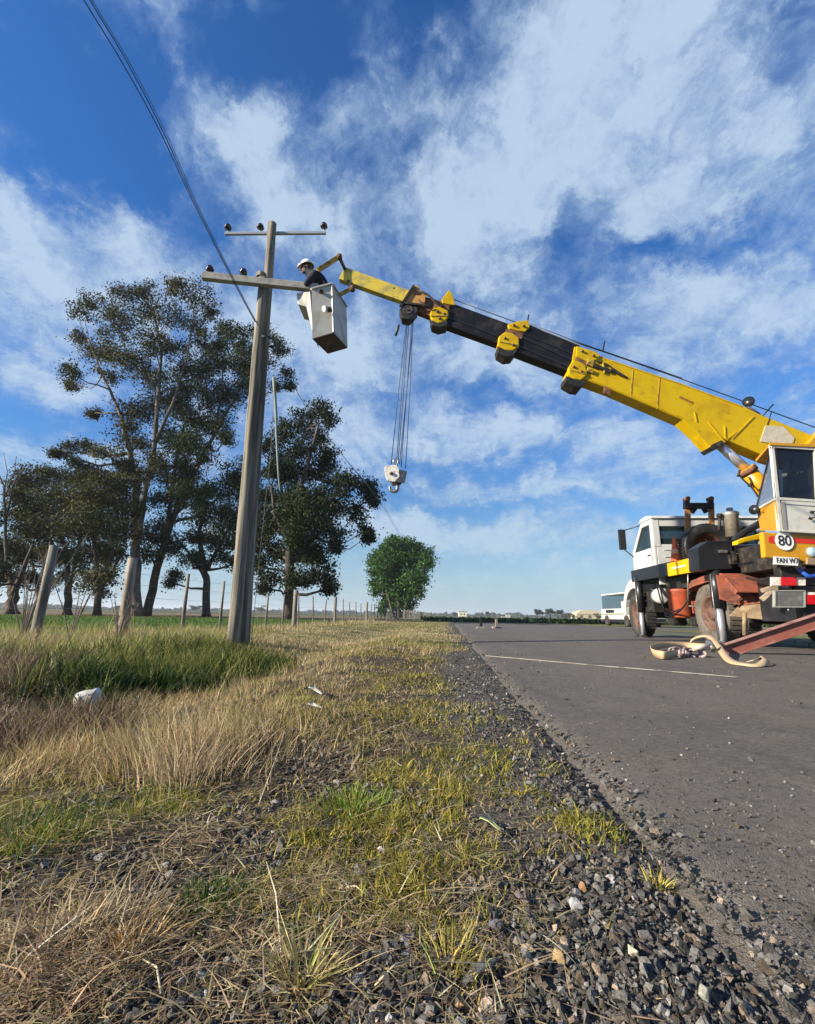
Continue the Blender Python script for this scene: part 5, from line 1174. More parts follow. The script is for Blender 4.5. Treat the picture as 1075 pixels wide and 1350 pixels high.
# interior seen through the door glass
MB().bar(W(1050, 590, 6.75), W(1036, 655, 6.75), .06, .05).build('cab_inner_post', M_BLACK, ct)
MB().bar(W(1047, 612, 6.6), W(1052, 648, 6.6), .03, .04).build('control_lever', M_STEEL, ct)
MB().box(W(1072, 650, 6.65), (.42, .45, .12)).box(W(1086, 622, 6.65), (.12, .42, .6)).build('operator_seat', M_SEAT, ct, bevel=.03)
MB().prism(wp([(1030, 657), (1090, 661), (1094, 700), (1034, 699)], FY-.02), (0, .03, 0)).build('cab_back_panel', M_BLACK, ct)
MB().prism(wp([(1075, 590), (1100, 590), (1110, 705), (1082, 705)], NY+.06), (0, FY-NY-.08, 0)).build('cab_rear_shell', M_CREAM, ct, bevel=.01)
roof = MB(); roof.loft([W(1015.5, 583, NY-.02), W(1100, 587, NY-.02), W(1100, 590.5, NY-.02), W(1016, 586.5, NY-.02)], [W(1015.5, 583, NY-.02)+Vector((.34, FY-NY+.04, .0)), W(1100, 587, NY-.02)+Vector((0, FY-NY+.04, 0)), W(1100, 590.5, NY-.02)+Vector((0, FY-NY+.04, 0)), W(1016, 586.5, NY-.02)+Vector((.34, FY-NY+.04, 0))])
roof.build('cab_roof_panel', M_ORY, ct)
# sloping front of the cab: near edge follows the door post, far edge runs back
n1, n2, n3, n4 = W(1017.5, 590, NY+.005), W(1022.5, 658, NY+.005), W(1028, 700, NY+.005), W(1022, 630, NY+.005)
f1 = W(1010, 622, FY); f2 = W(998, 672, FY); f3 = W(1003, 699, FY)
off = Vector((.03, 0, 0))
MB().loft([n1, n2, f2, f1], [p+off for p in (n1, n2, f2, f1)]).build('cab_front_glass', M_GREYGL, ct)
MB().loft([n2, n3, f3, f2], [p+off for p in (n2, n3, f3, f2)]).build('cab_nose', M_ORY, ct)
MB().bar(n2, f2, .025, .03).build('glass_sill', M_CREAM, ct); MB().bar(n1, f1, .03, .03).bar(f1, f2, .03, .03).build('front_pillar', M_BLACK, ct)
MB().bar(W(1018, 615, 6.8), W(1010, 640, 6.8), .03, .03).build('wiper_arm', M_INK, ct)
MB(True).lathe(W(995, 672, 6.9), (-1, -.3, 0), [(-.06, 0), (-.05, .05), (0, .075), (.02, .075), (.03, 0)], 16).build('headlamp', M_BLACK, ct)
MB(True).tube([W(995, 672, 6.9), W(1003, 678, 6.85)], .015, 6).build('lamp_bracket', M_BLACK, ct)
MB(True).tube(catmull([W(1003, 676, 6.75), W(1008, 675, 6.7), W(1013, 680, 6.65), W(1016, 686, 6.6)], 5), .008, 6).tube([W(1010, 676, 6.68), W(1011, 684, 6.66)], .006, 6).build('grab_handle', M_RUSTY, ct)
# body markings
fr([(1046, 709.5), (1200, 719), (1200, 725), (1046, 715.5)], .006, TY-.005).build('red_stripe', M_REDSTRIPE, ct)
MB().prism(wp([(1014, 708), (1020, 706), (1026, 712), (1026, 717), (1014, 715)], TY-.006), (0, .006, 0)).build('red_stripe', M_REDSTRIPE, ct)
c80 = W(1034.5, 713.5, TY-.012); MB(True).lathe(c80, (0, -1, 0), [(0, 0), (0, .128), (.006, .128), (.006, 0)], 40, smooth=False).build('speed_disc', M_SIGNW, ct)
def text(s, c, h, m, parent, name, y, sx=1.0, label=None):
    cu = bpy.data.curves.new(name, 'FONT'); cu.body = s; cu.size = h*1.38; cu.align_x = 'CENTER'; cu.align_y = 'CENTER'; cu.extrude = .0015; cu.offset = h*.012
    tmp = bpy.data.objects.new('tmp', cu); COL.objects.link(tmp); dg = bpy.context.evaluated_depsgraph_get(); me = bpy.data.meshes.new_from_object(tmp.evaluated_get(dg)); bpy.data.objects.remove(tmp)
    Mx = Matrix.Translation(Vector((c.x, y, c.z))) @ Matrix.Rotation(math.pi/2, 4, 'X') @ Matrix.Rotation(-R(1.0), 4, 'Z') @ Matrix.Diagonal((sx, 1, 1, 1))
    me.transform(WM[parent].inverted() @ Mx); me.materials.clear(); me.materials.append(m)
    o = bpy.data.objects.new(name, me); COL.objects.link(o); o.parent = parent; return o
text('80', c80, .148, M_INK, ct, 'speed_number', TY-.021, .92)
npl = MB().prism(wp([(1021, 733.5), (1053.5, 735.5), (1053, 746), (1020.5, 744)], TY-.03), (0, .015, 0)).build('number_plate', M_SIGNW, ct, bevel=.003)
text('FAN W7J', W(1037, 739.8, TY), .075, M_INK, ct, 'plate_letters', TY-.033, .78)
MB(True).lathe(W(1070, 728, TY-.0), (0, -1, 0), [(0, 0), (0, .075), (.04, .07), (.06, .04), (.065, 0)], 18).build('work_lamp', M_LAMP, ct)
fr([(1065, 735), (1110, 739), (1110, 748), (1065, 744)], .1, TY-.02).build('rear_step', M_FLAP, ct, bevel=.01)
# ------------------------------------------------ boom
BY = 7.12                                   # near face of the base section
def bsec(name, px, m, w_, yn, bevel=.012, **k): return MB().prism(wp(px, yn), (0, w_, 0)).build(name, m, ct, bevel=bevel, **k)
bs = bsec('boom_base_section', [(758, 456.5), (806, 474), (900, 505.5), (978, 534), (1000, 545), (1100, 585), (1120, 625), (1060, 617), (1016, 604), (962, 581), (900, 553), (806, 513), (768, 499), (752, 492)], M_YEL, .26, BY)
bsec('boom_haunch', [(900, 553), (930, 560), (955, 580), (951, 589), (939, 592), (921, 572)], M_YEL, .24, BY+.002, .008)
MB(True).tube([W(948, 586, BY-.02), W(948, 586, BY+.28)], .03, 14).build('cylinder_pin', M_GREASE, ct)
bsec('haunch_cap', [(936, 590), (939, 586), (952, 580), (957, 582), (950, 589), (941, 594)], M_GREASE, .25, BY-.004, .006)
bsec('boom_second_section', [(690, 424), (770, 461), (770, 497), (672, 460), (676, 436)], M_BOOMDK, .21, BY+.03, .01)
bsec('boom_third_section', [(598, 400), (680, 430), (680, 461), (588, 428)], M_BOOMDK, .17, BY+.06, .01)
bsec('boom_fourth_section', [(540, 385), (600, 402), (595, 427), (536, 404)], M_RUSTY, .14, BY+.075, .008)
for yy, a, b, w_ in ((BY+.024, (672, 451), (760, 487), .014), (BY+.024, (684, 437), (764, 470), .012), (BY+.054, (590, 418), (672, 449), .012), (BY+.022, (688, 444), (760, 477), .016)):
    MB().bar(W(*a, yy), W(*b, yy), .012, w_*2).build('boom_rib', M_BLACK, ct)
# collars: an upper bracket and a rounded lower shoe on each side, dark clamp beneath
def collar(up, low, clamp, yn, w_, label):
    o = MB().prism(wp(low, yn), (0, w_, 0)).build('collar', M_YEL, ct, bevel=.022, label=label)
    MB().prism(wp(up, yn+.01), (0, w_-.02, 0)).build('collar_bracket', M_YEL, ct, bevel=.012)
    MB().prism(wp(clamp, yn+.008), (0, w_-.016, 0)).build('collar_clamp', M_GREASE, ct, bevel=.012)
    return o
c1 = collar([(761, 456), (785, 463), (792, 468), (788, 474), (774, 476), (760, 469)], [(756, 474), (764, 476), (773, 481), (775, 494), (767, 501), (757, 499), (750, 493), (750, 484)], [(747, 495), (757, 499), (773, 502), (768, 510), (759, 509), (747, 502)], BY-.035, .32, 'yellow collar at the end of the base section')
c2 = collar([(670, 427), (684, 423), (697, 422), (699, 431), (693, 437), (684, 436), (672, 433)], [(658, 443), (666, 437), (676, 439), (685, 445), (685, 457), (676, 462), (666, 461), (657, 455)], [(656, 456), (668, 461), (683, 461), (677, 469), (667, 470), (657, 464)], BY-.01, .28, 'yellow collar between the two dark sections')
c3 = collar([(582.6, 394), (591.5, 382), (596, 385.7), (599, 394.6), (600.5, 402), (592, 401), (584, 399)], [(567, 412), (571, 406), (582.6, 403.5), (591.5, 409), (591.5, 418), (587, 423), (578, 426), (570, 422)], [(568, 421), (578, 426), (590, 422), (590, 429), (579, 431.5), (570, 428)], BY+.015, .24, 'yellow collar nearest the boom head')
def pads(parent, pts, y, m=M_RUSTY, r=.03):
    for p in pts: MB(True).lathe(W(*p, y), (0, -1, 0), [(0, 0), (0, r), (.02, r*.9), (.024, 0)], 12).build('bolt_head', m, parent)
pads(c1, [(768, 463), (757, 484), (767, 490), (783, 469)], BY-.035, r=.024); pads(c2, [(666, 446), (678, 429), (677, 455), (691, 430)], BY-.01, r=.024); pads(c3, [(577, 411), (586, 414), (580, 420)], BY+.015, r=.026)
for a, b, y in (((752, 487), (772, 493), BY-.042), ((659, 450), (684, 455), BY-.017), ((568, 416), (591, 416), BY+.008)): MB().bar(W(*a, y), W(*b, y), .012, .02).build('collar_seam', M_DIRTY, ct)
for px, y in (([(762, 469), (774, 474), (773, 482), (757, 476)], BY-.005), ([(668, 433), (691, 438), (688, 447), (666, 438)], BY+.015), ([(574, 400), (594, 402), (592, 409), (572, 406)], BY+.04)): MB().prism(wp(px, y), (0, .05, 0)).build('slide_pad', M_RUSTY, ct, bevel=.006)
for y_, px in ((BY-.045, [(776, 472), (784, 475), (782, 483), (774, 480)]), (BY-.04, [(775, 484), (784, 487), (782, 492), (774, 489)])):
    MB().prism(wp(px, y_), (0, .04, 0)).build('slide_bracket', M_DIRTY, ct, bevel=.005)
MB().bar(W(784, 482, BY-.02), W(806, 490, BY-.02), .03, .06).bar(W(805, 487, BY-.02), W(822, 496, BY-.02), .03, .035).build('hose_guide', M_GREASE, ct, bevel=.006)
MB(True).tube(catmull([W(786, 476, BY-.02), W(800, 480, BY-.025), W(812, 488, BY-.02), W(828, 498, BY-.01)], 5), .012, 6).build('hose', M_GREASE, ct)
MB().bar(W(795, 478, BY-.02), W(797, 492, BY-.02), .02, .03, up=(0, 1, 0)).build('hose_clip', M_DIRTY, ct)
MB().prism(wp([(797, 509), (805, 512), (805, 521), (797, 518)], BY-.012), (0, .03, 0)).build('lug', M_RUSTY, ct, bevel=.004)
for px, b_ in ((795, 456), (695, 421)): MB().bar(W(px, b_+8, BY+.1), W(px+2.5, b_-6, BY+.1), .02, .02, up=(0, 1, 0)).build('rope_guide', M_INK, ct)
for pts_, zz in (([(806, 475.5), (900, 507), (978, 535.5)], .018), ([(778, 500.5), (806, 511), (899, 550.5)], .018)):
    for a, b in zip(pts_, pts_[1:]): MB().bar(W(*a, BY-.004), W(*b, BY-.004), .012, zz).build('edge_flange', M_YEL, ct, bevel=.003)
for x0, x1, y0, y1 in ((835, 836.2, 487, 524), (870, 871, 498, 539)): MB().bar(W(x0, y0, BY-.002), W(x1-4, y1, BY-.002), .008, .012, up=(1, 0, 0)).build('weld_seam', M_DIRTY, ct)
# emblem plates on the base section (small raised maker's marks)
for x, y, s in ((899, 524, 5), (905.5, 527, 5), (912, 530, 5)):
    MB().prism(wp([(x-s/2, y-2), (x+s/2, y-.4), (x+s/2, y+2.6), (x-s/2, y+1)], BY-.006), (0, .006, 0)).build('emblem', mat('dark_red_brown_emblem', (.18, .05, .02), .5, c2=(.5, .3, .02), scale=30, lo=.5, hi=.6), ct)
for a, b in (((934, 556), (956, 583)), ((956, 562), (957, 579)), ((972, 569), (958, 580)), ((994, 549), (966, 578)), ((916, 543), (919, 556))): MB().bar(W(*a, BY-.006), W(*b, BY-.006), .012, .018).build('weld_rib', M_YEL, ct)
MB().prism(wp([(1010, 561), (1033, 562), (1048, 577), (1046, 584), (1017, 584), (1003, 582)], BY-.012), (0, .014, 0)).build('pale_panel', mat('faded_paint_patch', (.5, .46, .36), .6, c2=(.42, .38, .3), scale=14), ct)
# lamp, handle and rope on top
MB(True).lathe(W(987.5, 530, BY+.1), (-.6, -.6, .1), [(-.07, 0), (-.06, .06), (0, .09), (.03, .09), (.035, 0)], 18).build('boom_lamp', M_BLACK, ct)
MB(True).tube([W(986, 536, BY+.1), W(1000, 545, BY+.1), W(1010, 556, BY+.05)], .02, 8).tube([W(1006, 548, BY), W(1020, 533, BY)], .012, 6).tube([W(1012, 560, BY), W(1018, 542, BY)], .008, 6).build('top_bracket', M_INK, ct)
MB(True).tube([W(594, 393, BY+.2), W(700, 432, BY+.2), W(800, 465, BY+.2), W(900, 500, BY+.2), W(975, 527, BY+.2), W(1090, 569, BY+.2)], .009, 6).tube([W(700, 427, BY+.12), W(765, 452, BY+.12), W(900, 498.5, BY+.12)], .007, 6).build('hoist_rope', M_ROPE, ct)
MB().bar(W(698, 431, BY+.14), W(764, 457, BY+.14), .10, .02).build('top_rail', M_GALV, ct)
# lift cylinder
a, b, d = W(948, 586, 7.24), W(985, 619, 7.24), W(1030, 672, 7.24)
MB(True).tube([a, b], .075, 20).build('lift_piston_rod', M_CHROME, ct)
lc = MB(True).tube([b.lerp(a, .04), d], .125, 22).build('lift_cylinder', M_ORY, ct)
u_ = (d-b).normalized()
MB(True).tube([b-u_*.02, b+u_*.07], .14, 22).build('gland', M_RUSTY, lc)
MB(True).tube(catmull([W(974, 625, 7.1), W(982, 634, 7.1), W(992, 643, 7.1), W(1000, 655, 7.1)], 5), .013, 6).tube([W(976, 620, 7.1), W(973, 628, 7.1)], .018, 6).tube([W(988, 640, 7.1), W(992, 638, 7.1)], .03, 8).build('cylinder_pipe', M_GREASE, lc)
# ------------------------------------------------ boom head, fly jib, fork
JY = 7.14
bsec('boom_head', [(543, 376.5), (551.5, 376.5), (556, 384.5), (562, 388), (560, 402), (552.5, 400), (533, 398), (537, 386)], mat('faded_orange_head', (.46, .23, .05), .6, c2=(.20, .10, .04), scale=13, lo=.5, hi=.66), .19, JY+.0, .008)
bsec('head_cheek', [(533, 398), (551.5, 399), (550.5, 410), (543, 418), (539, 421), (530, 418.5), (526.5, 408)], M_GREASE, .20, JY-.006, .012)
for px, py, r in ((538, 408, .085), (549, 384.5, .05)): MB().lathe(W(px, py, JY-.01), (0, -1, 0), [(-.02, r*.5), (-.02, r), (.008, r), (.008, r*.75), (0, r*.7), (0, r*.35), (.014, r*.3), (.014, 0)], 20, smooth=False).build('sheave', mat('grimy_sheave_steel', (.10, .085, .07), .6, .3, c2=(.04, .03, .025), scale=14), ct)
MB().bar(W(546, 376, JY-.02), W(528, 404, JY-.02), .03, .04).bar(W(528, 399, JY-.02), W(556, 402, JY-.02), .03, .035).build('head_strap', M_GREASE, ct)
MB(True).tube(catmull([W(556, 384, JY-.03), W(566, 390, JY-.04), W(575, 399, JY-.04), W(584, 404, JY-.03)], 5), .02, 8).tube(catmull([W(552, 395, JY-.03), W(560, 402, JY-.05), W(570, 404, JY-.04)], 5), .016, 8).build('hose', M_GREASE, ct)
jib = bsec('fly_jib', [(455, 351.5), (536, 381), (548, 386), (544, 401), (529, 396), (447, 367)], mat('aged_yellow_paint', (.56, .43, .04), .5, c2=(.30, .25, .08), scale=5, lo=.45, hi=.62), .12, JY+.03, .008)
for px, py in ((520, 381), (466, 362)): MB(True).lathe(W(px, py, JY+.05), (0, -1, 0), [(0, 0), (0, .03), (.02, .025), (.02, 0)], 12).build('bolt_head', M_RUSTY, jib)
MB().bar(W(458, 357, JY+.045), W(500, 371, JY+.045), .006, .05).build('jib_lettering_plate', mat('grey_green_band', (.25, .24, .12), .6, c2=(.5, .4, .05), scale=24, lo=.48, hi=.55), jib)
# levelling fork holding the basket
fk = MB(); fk.bar(W(419, 356.5, 6.98), W(448, 338, 7.12), .05, .075); fk.build('fork_arm', M_DIRTY, ct, bevel=.006)
fk = MB(); fk.bar(W(447, 338, 7.1), W(455, 355, 7.16), .05, .06, up=(0, 1, 0)); fk.bar(W(459, 370, 7.18), W(465, 380, 7.16), .05, .05, up=(0, 1, 0)); fk.build('fork_link', M_GREASE, ct, bevel=.006)
fk = MB(); fk.bar(W(466, 379, 7.15), W(449, 388, 7.05), .045, .065); fk.build('fork_arm', M_DIRTY, ct, bevel=.006)
for p in (W(448, 339, 7.07), W(465, 381, 7.1)): MB(True).lathe(p, (0, -1, 0), [(-.03, 0), (-.03, .045), (.05, .045), (.05, 0)], 12).build('pivot_pin', M_RUSTY, ct)
# ------------------------------------------------ basket (bucket) : grey fibreglass box, narrower at the foot
# top rim and floor corners measured on the box; near face towards the camera-left
nl, nr, fr_ = W(411, 381, 6.84), W(438, 374, 6.88), W(457, 404, 7.52)
fl_ = nl+(fr_-nr)
bl, brr, bf = W(412, 446, 6.92), W(440, 438, 6.95), W(458.5, 458, 7.48)
bfl = bl+(bf-brr)
fl_.z = fr_.z
mb = MB(); top = [nl, nr, fr_, fl_]; bot = [bl, brr, bf, bfl]
cen = sum(top, Vector())/4; cb = sum(bot, Vector())/4
inn = [p.lerp(cen, .09) for p in top]; inb = [p.lerp(cb, .12)+Vector((0, 0, .05)) for p in bot]
def wall(i, j): return MB().loft([top[i], top[j], bot[j], bot[i]], [inn[i], inn[j], inb[j], inb[i]])
for i, j, lb in ((0, 1, 'near wall'), (1, 2, 'right wall'), (2, 3, None), (3, 0, None)): wall(i, j).build('basket_wall', M_BASKET, ct)
MB().loft([p+Vector((0, 0, -.012)) for p in bot], [p.lerp(cb, .02)+Vector((0, 0, .04)) for p in bot]).build('basket_floor', M_BASKBOT, ct)
rim = MB()
for i in range(4): rim.bar(top[i], top[(i+1) % 4], .045, .03)
rim.bar(nr, brr, .03, .03); rim.build('basket_rim', M_BASKET, ct, bevel=.005)
# step notch box on the left
s1, s2, s3, s4 = W(391, 386, 6.98), W(406, 384, 6.93), W(413, 440, 6.96), W(398, 402, 7.0)
MB().loft([W(391, 386, 6.98), W(409, 384, 6.90), W(413, 442, 6.93), W(404, 404, 6.98), W(393, 401, 7.0)], [p+Vector((.02, .42, 0)) for p in [W(391, 386, 6.98), W(409, 384, 6.90), W(413, 442, 6.93), W(404, 404, 6.98), W(393, 401, 7.0)]]).build('basket_step', M_BASKET, ct, bevel=.01)
MB(True).tube([W(427, 407, 6.80), W(431, 407, 6.84)], .05, 14).build('basket_lamp', mat('white_lamp_housing', (.6, .6, .58), .5), ct); MB().box(W(434, 408, 6.84), (.1, .08, .06)).build('lamp_bracket', M_INK, ct, bevel=.01)
MB(True).tube([W(424, 384, 6.83), W(424, 384, 6.86)], .035, 12).build('arm_bolt', M_RUSTY, ct)

# ================================================================== HOOK BLOCK ON ITS ROPES
hb = W(521, 622, 7.2); hbt = thing('hook_block', 'white and grey hook block hanging on steel ropes from the boom head', 'hook block', hb)
for a, b in (((538, 418), (523, 612)), ((540, 418), (525, 610)), ((546, 414), (527, 612)), ((544, 414), (529, 616)), ((537, 418), (516, 612)), ((545, 414), (535, 618))):
    p, q_ = W(*a, 7.26), W(*b, 7.2); MB(True).tube([p, p.lerp(q_, .5)+Vector((random.uniform(-.01, .01), 0, 0)), q_], .0065, 6).build('hoist_rope', M_ROPE, hbt)
ck = [W(507, 616, 7.12), W(512, 613, 7.12), W(523, 613, 7.12), (W(526, 618, 7.12)), W(527, 628, 7.12), W(521, 635, 7.12), W(511, 634, 7.12), W(508, 627, 7.12)]
MB().prism(ck, (0, .035, 0)).build('cheek_plate', mat('white_block_paint', (.66, .64, .58), .5, c2=(.3, .22, .16), scale=26, lo=.5, hi=.66), hbt, bevel=.006)
MB().prism([p+Vector((.06, .26, 0)) for p in ck], (0, .035, 0)).build('cheek_plate', M_STEEL, hbt, bevel=.006)
MB(True).lathe(W(517, 623, 7.12)+Vector((0, .04, 0)), (0.2, 1, 0), [(0, 0), (0, .12), (.03, .09), (.06, .12), (.09, .09), (.12, .12), (.15, .09), (.18, .12), (.21, .12), (.21, 0)], 24).build('sheave', mat('grey_sheave', (.22, .21, .2), .5, c2=(.1, .09, .08), scale=10), hbt)
MB().prism([W(524, 618, 7.16), W(537, 621, 7.30), W(534, 636, 7.30), W(523, 635, 7.16)], (0, .05, 0)).build('side_weight', mat('grey_striped_weight', (.24, .22, .2), .55, c2=(.5, .48, .44), scale=16, lo=.5, hi=.6), hbt, bevel=.006)
MB(True).lathe(W(516, 624, 7.11), (0, -1, 0), [(0, 0), (0, .03), (.02, .025), (.02, 0)], 12).build('axle_end', M_RUSTY, hbt)
MB(True).tube(catmull([W(522, 614, 7.16), W(519, 608, 7.16), W(523, 604, 7.16), W(525, 609, 7.16), W(523, 614, 7.16)], 6), .014, 8).build('shackle', M_STEEL, hbt)
MB(True).tube([W(519, 635, 7.2), W(519, 638, 7.2)], .03, 10).tube(catmull([W(519, 637, 7.2), W(524, 641, 7.2), W(523.5, 646, 7.2), (W(519, 648, 7.2)), W(514.5, 645.5, 7.2), W(514.5, 641, 7.2)], 8), [.026]*8+[.03]*16+[.026]*8+[.022]*8+[.008], 10).build('hook', mat('grey_forged_hook', (.2, .2, .2), .45, .5), hbt)
# limit switch weight on its thin line
sw = W(523, 437, 7.2); st_ = thing('limit_weight', 'small dark weight on a thin line beside the hoist ropes', 'weight', sw)
MB(True).tube([W(530, 412, 7.2), W(526, 428, 7.2)], .003, 5).build('line', M_INK, st_); MB(True).tube([W(526, 428, 7.2), W(525.5, 431, 7.2), W(522, 442, 7.2)], [.012, .022, .022], 10).build('bob', M_INK, st_)

# ================================================================== CONE ON THE DECK
cb_ = A(888.5, 744, 9.95); cb_.z = 1.62
cb_ = T(4.86, 10.22, 1.62)
cn = thing('traffic_cone', 'orange traffic cone standing on the truck deck behind the cab', 'traffic cone', cb_)
MB().box(cb_+Vector((0, 0, .015)), (.30, .30, .03), TM).build('base', M_ORANGE, cn, bevel=.01)
MB(True).lathe(cb_+Vector((0, 0, .03)), (0, 0, 1), [(0, .115), (.17, .088), (.17, .088)], 24).lathe(cb_+Vector((0, 0, .03)), (0, 0, 1), [(.27, .072), (.50, .032), (.52, .03), (.525, 0)], 24).build('body', M_ORANGE, cn)
MB(True).lathe(cb_+Vector((0, 0, .03)), (0, 0, 1), [(.17, .089), (.27, .073)], 24).build('band', mat('faded_orange_white_band', (.75, .35, .2), .5), cn)

# ================================================================== STEEL BEAM AND SLING ON THE ROAD
a = G(957, 858, .06); b = W(1100, 811, 6.0)
def ibeam():
    d = (b-a).normalized(); sdv = d.cross(Vector((0, 0, 1))).normalized(); up = sdv.cross(d).normalized(); a0 = a; b0 = a+d*3.6
    t = thing('steel_beam', 'red-brown steel joist lying slanted with its low end on the road by the sling', 'steel beam', a)
    mb = MB(); wf, hw, tf = .13, .15, .014
    mb.bar(a0+up*hw/2, b0+up*hw/2, wf, tf).build('top_flange', mat('paler_pinkish_flange', (.30, .17, .14), .6, c2=(.15, .06, .05), scale=8, lo=.4, hi=.7), t, bevel=.002)  # top flange paler and pinker than the web and bottom flange
    MB().bar(a0-up*hw/2, b0-up*hw/2, wf, tf).build('bottom_flange', M_BEAM, t, bevel=.002)
    MB().bar(a0, b0, .010, hw-tf).build('web', M_BEAM, t)
    e = b0-Vector((0, 0, .12)); blk = thing('timber_trestle', 'dark timber trestle carrying the high end of the steel joist', 'trestle', Vector((e.x, e.y, gz(e.x, e.y))))
    z = gz(e.x, e.y); zz = z
    k = 0
    while zz+.12 < e.z: MB().box(Vector((e.x, e.y, zz+.06)), (.6, .14, .118) if k % 2 else (.14, .6, .118)).build('timber', M_POST, blk, bevel=.008); zz += .12; k += 1
    MB().box(Vector((e.x, e.y, (zz+e.z)/2)), (.3, .3, max(.01, e.z-zz))).build('timber', M_POST, blk, bevel=.003)
ibeam()
def strap(P, w_, name, label, th=.008, tilt=None):
    pts = catmull(P, 8); Lv = []; mb = MB(True)
    for i, p in enumerate(pts):
        d = (pts[min(i+1, len(pts)-1)]-pts[max(i-1, 0)]).normalized(); tl = tilt[min(int(i/8), len(tilt)-1)]*(1-(i % 8)/8)+tilt[min(int(i/8)+1, len(tilt)-1)]*((i % 8)/8)
        hz = Vector((-d.y, d.x, 0)).normalized(); up = hz.cross(d).normalized(); up = up if up.z > 0 else -up
        s = hz*math.cos(tl)+up*math.sin(tl); nrm = s.cross(d).normalized()
        Lv += [p+s*w_/2+nrm*th/2, p-s*w_/2+nrm*th/2, p-s*w_/2-nrm*th/2, p+s*w_/2-nrm*th/2]
    mb.add(Lv, [[i*4+j, i*4+(j+1) % 4, i*4+4+(j+1) % 4, i*4+4+j] for i in range(len(pts)-1) for j in range(4)]+[[0, 1, 2, 3], [len(Lv)-4, len(Lv)-3, len(Lv)-2, len(Lv)-1]])
    return mb.build(name, M_STRAP, label=label, cat='sling', group=None)
rz_ = lambda p, h: Vector((p.x, p.y, gz(p.x, p.y)+h))
U = math.pi/2
strap([rz_(G(893, 871), .05), rz_(G(875, 873), .05), rz_(G(862, 869), .05), rz_(G(862, 863), .05), rz_(G(878, 859), .06), rz_(G(905, 858), .05), rz_(G(930, 860), .05)], .085, 'webbing_sling', 'tan webbing sling looped on its edge at the left of the pile', tilt=[U, U, U*.9, U*.85, U*.8, U*.7, U*.6])
pk = rz_(G(925, 862), .13)
strap([rz_(G(912, 857), .10), rz_(G(922, 858), .17), rz_(G(937, 860), .19), rz_(G(948, 868), .12), rz_(G(962, 878), .03), rz_(G(985, 883), .02), rz_(G(1003, 884), .02), rz_(G(1012, 882), .05), rz_(G(1006, 880), .06), rz_(G(990, 881), .035)], .065, 'webbing_sling', 'tan webbing sling trailing to the right across the asphalt', tilt=[.9, .7, .5, .6, .5, .35, .3, .6, .5, .3])
kn = rz_(G(905, 870), .05); kt = thing('rope_bundle', 'bundle of pale and purplish rope with shackles between the slings', 'rope', kn)
mbk = MB(True)
for k in range(7):
    c_ = kn+Vector((random.uniform(-.12, .25), random.uniform(-.06, .1), random.uniform(-.02, .03))); n_ = 14; rx, rzz = random.uniform(.04, .10), random.uniform(.03, .045); th = random.uniform(0, 3)
    mbk.tube([c_+Vector((rx*math.cos(6.28*i/n_)*math.cos(th), rx*math.cos(6.28*i/n_)*math.sin(th), rzz*math.sin(6.28*i/n_)+.01)) for i in range(n_+1)], .016, 7)
mbk.build('rope', mat('purplish_pale_rope', (.34, .27, .26), .9, c2=(.10, .06, .07), scale=26, lo=.42, hi=.6), kt)
MB(True).tube([kn+Vector((.06, -.06, .05)), kn+Vector((.30, -.02, .09))], .024, 12).build('pin', mat('pale_steel_pin', (.5, .47, .42), .5, c2=(.3, .25, .22), scale=30), kt)
MB(True).tube([kn+Vector((.30, -.06, .04)), kn+Vector((.30, .03, .13))], .035, 12).build('shackle', M_STEEL, kt)

# ================================================================== WHITE VAN BEYOND
def van():
    vy = 27.0; p = W(793, 826, vy); x0 = W(794, 826, vy+4.4).x; zb = .25
    t = thing('parked_van', 'white van parked beyond the truck, seen past its front wheel', 'van', Vector((x0+1, vy, 0)))
    def bx(name, m, x0_, x1_, y0, y1, z0, z1, bev=.03): return MB().box(((x0_+x1_)/2, (y0+y1)/2, (z0+z1)/2), (x1_-x0_, y1-y0, z1-z0)).build(name, m, t, bevel=bev)
    bx('side_sill', M_BLACK, x0-.01, x0+.04, vy+.1, vy+4.3, .25, .42, 0); bx('side_moulding', M_STEEL, x0-.012, x0+.02, vy+.1, vy+4.3, .70, .76, 0); bx('side_vent', M_BLACK, x0-.012, x0+.02, vy+2.4, vy+3.6, .80, 1.0, 0)
    bx('lower_body', M_CREAM, x0, x0+1.85, vy, vy+4.4, zb, 1.05, .06)
    bx('pillar', M_WHITE, x0+.02, x0+.17, vy+.05, vy+.2, 1.05, 1.95); bx('pillar', M_WHITE, x0+1.68, x0+1.83, vy+.05, vy+.2, 1.05, 1.95)
    bx('roof', M_WHITE, x0+.05, x0+1.8, vy+.02, vy+4.3, 1.92, 2.02, .04)
    bx('rear_glass', M_GLASSL, x0+.17, x0+1.68, vy+.1, vy+.12, 1.05, 1.92, 0); bx('side_glass', M_GLASSL, x0+.04, x0+.06, vy+.3, vy+4.2, 1.08, 1.88, 0)
    bx('bumper', M_BLACK, x0+.1, x0+1.8, vy-.1, vy, .3, .5); bx('number_plate_recess', M_BLACK, x0+.55, x0+1.3, vy-.02, vy, .6, .9, 0)
    bx('tail_lamp', M_REFR, x0+.02, x0+.16, vy-.02, vy, .7, 1.0, 0)
    for sx in (x0-.03, x0+1.68):
        for sy in (vy+.8, vy+3.5): MB(True).lathe(Vector((sx, sy, .34)), (1, 0, 0), [(0, 0), (0, .2), (-.01, .24), (0, .33), (.2, .33), (.2, 0)], 20).build('wheel', M_TYRE, t)
van()

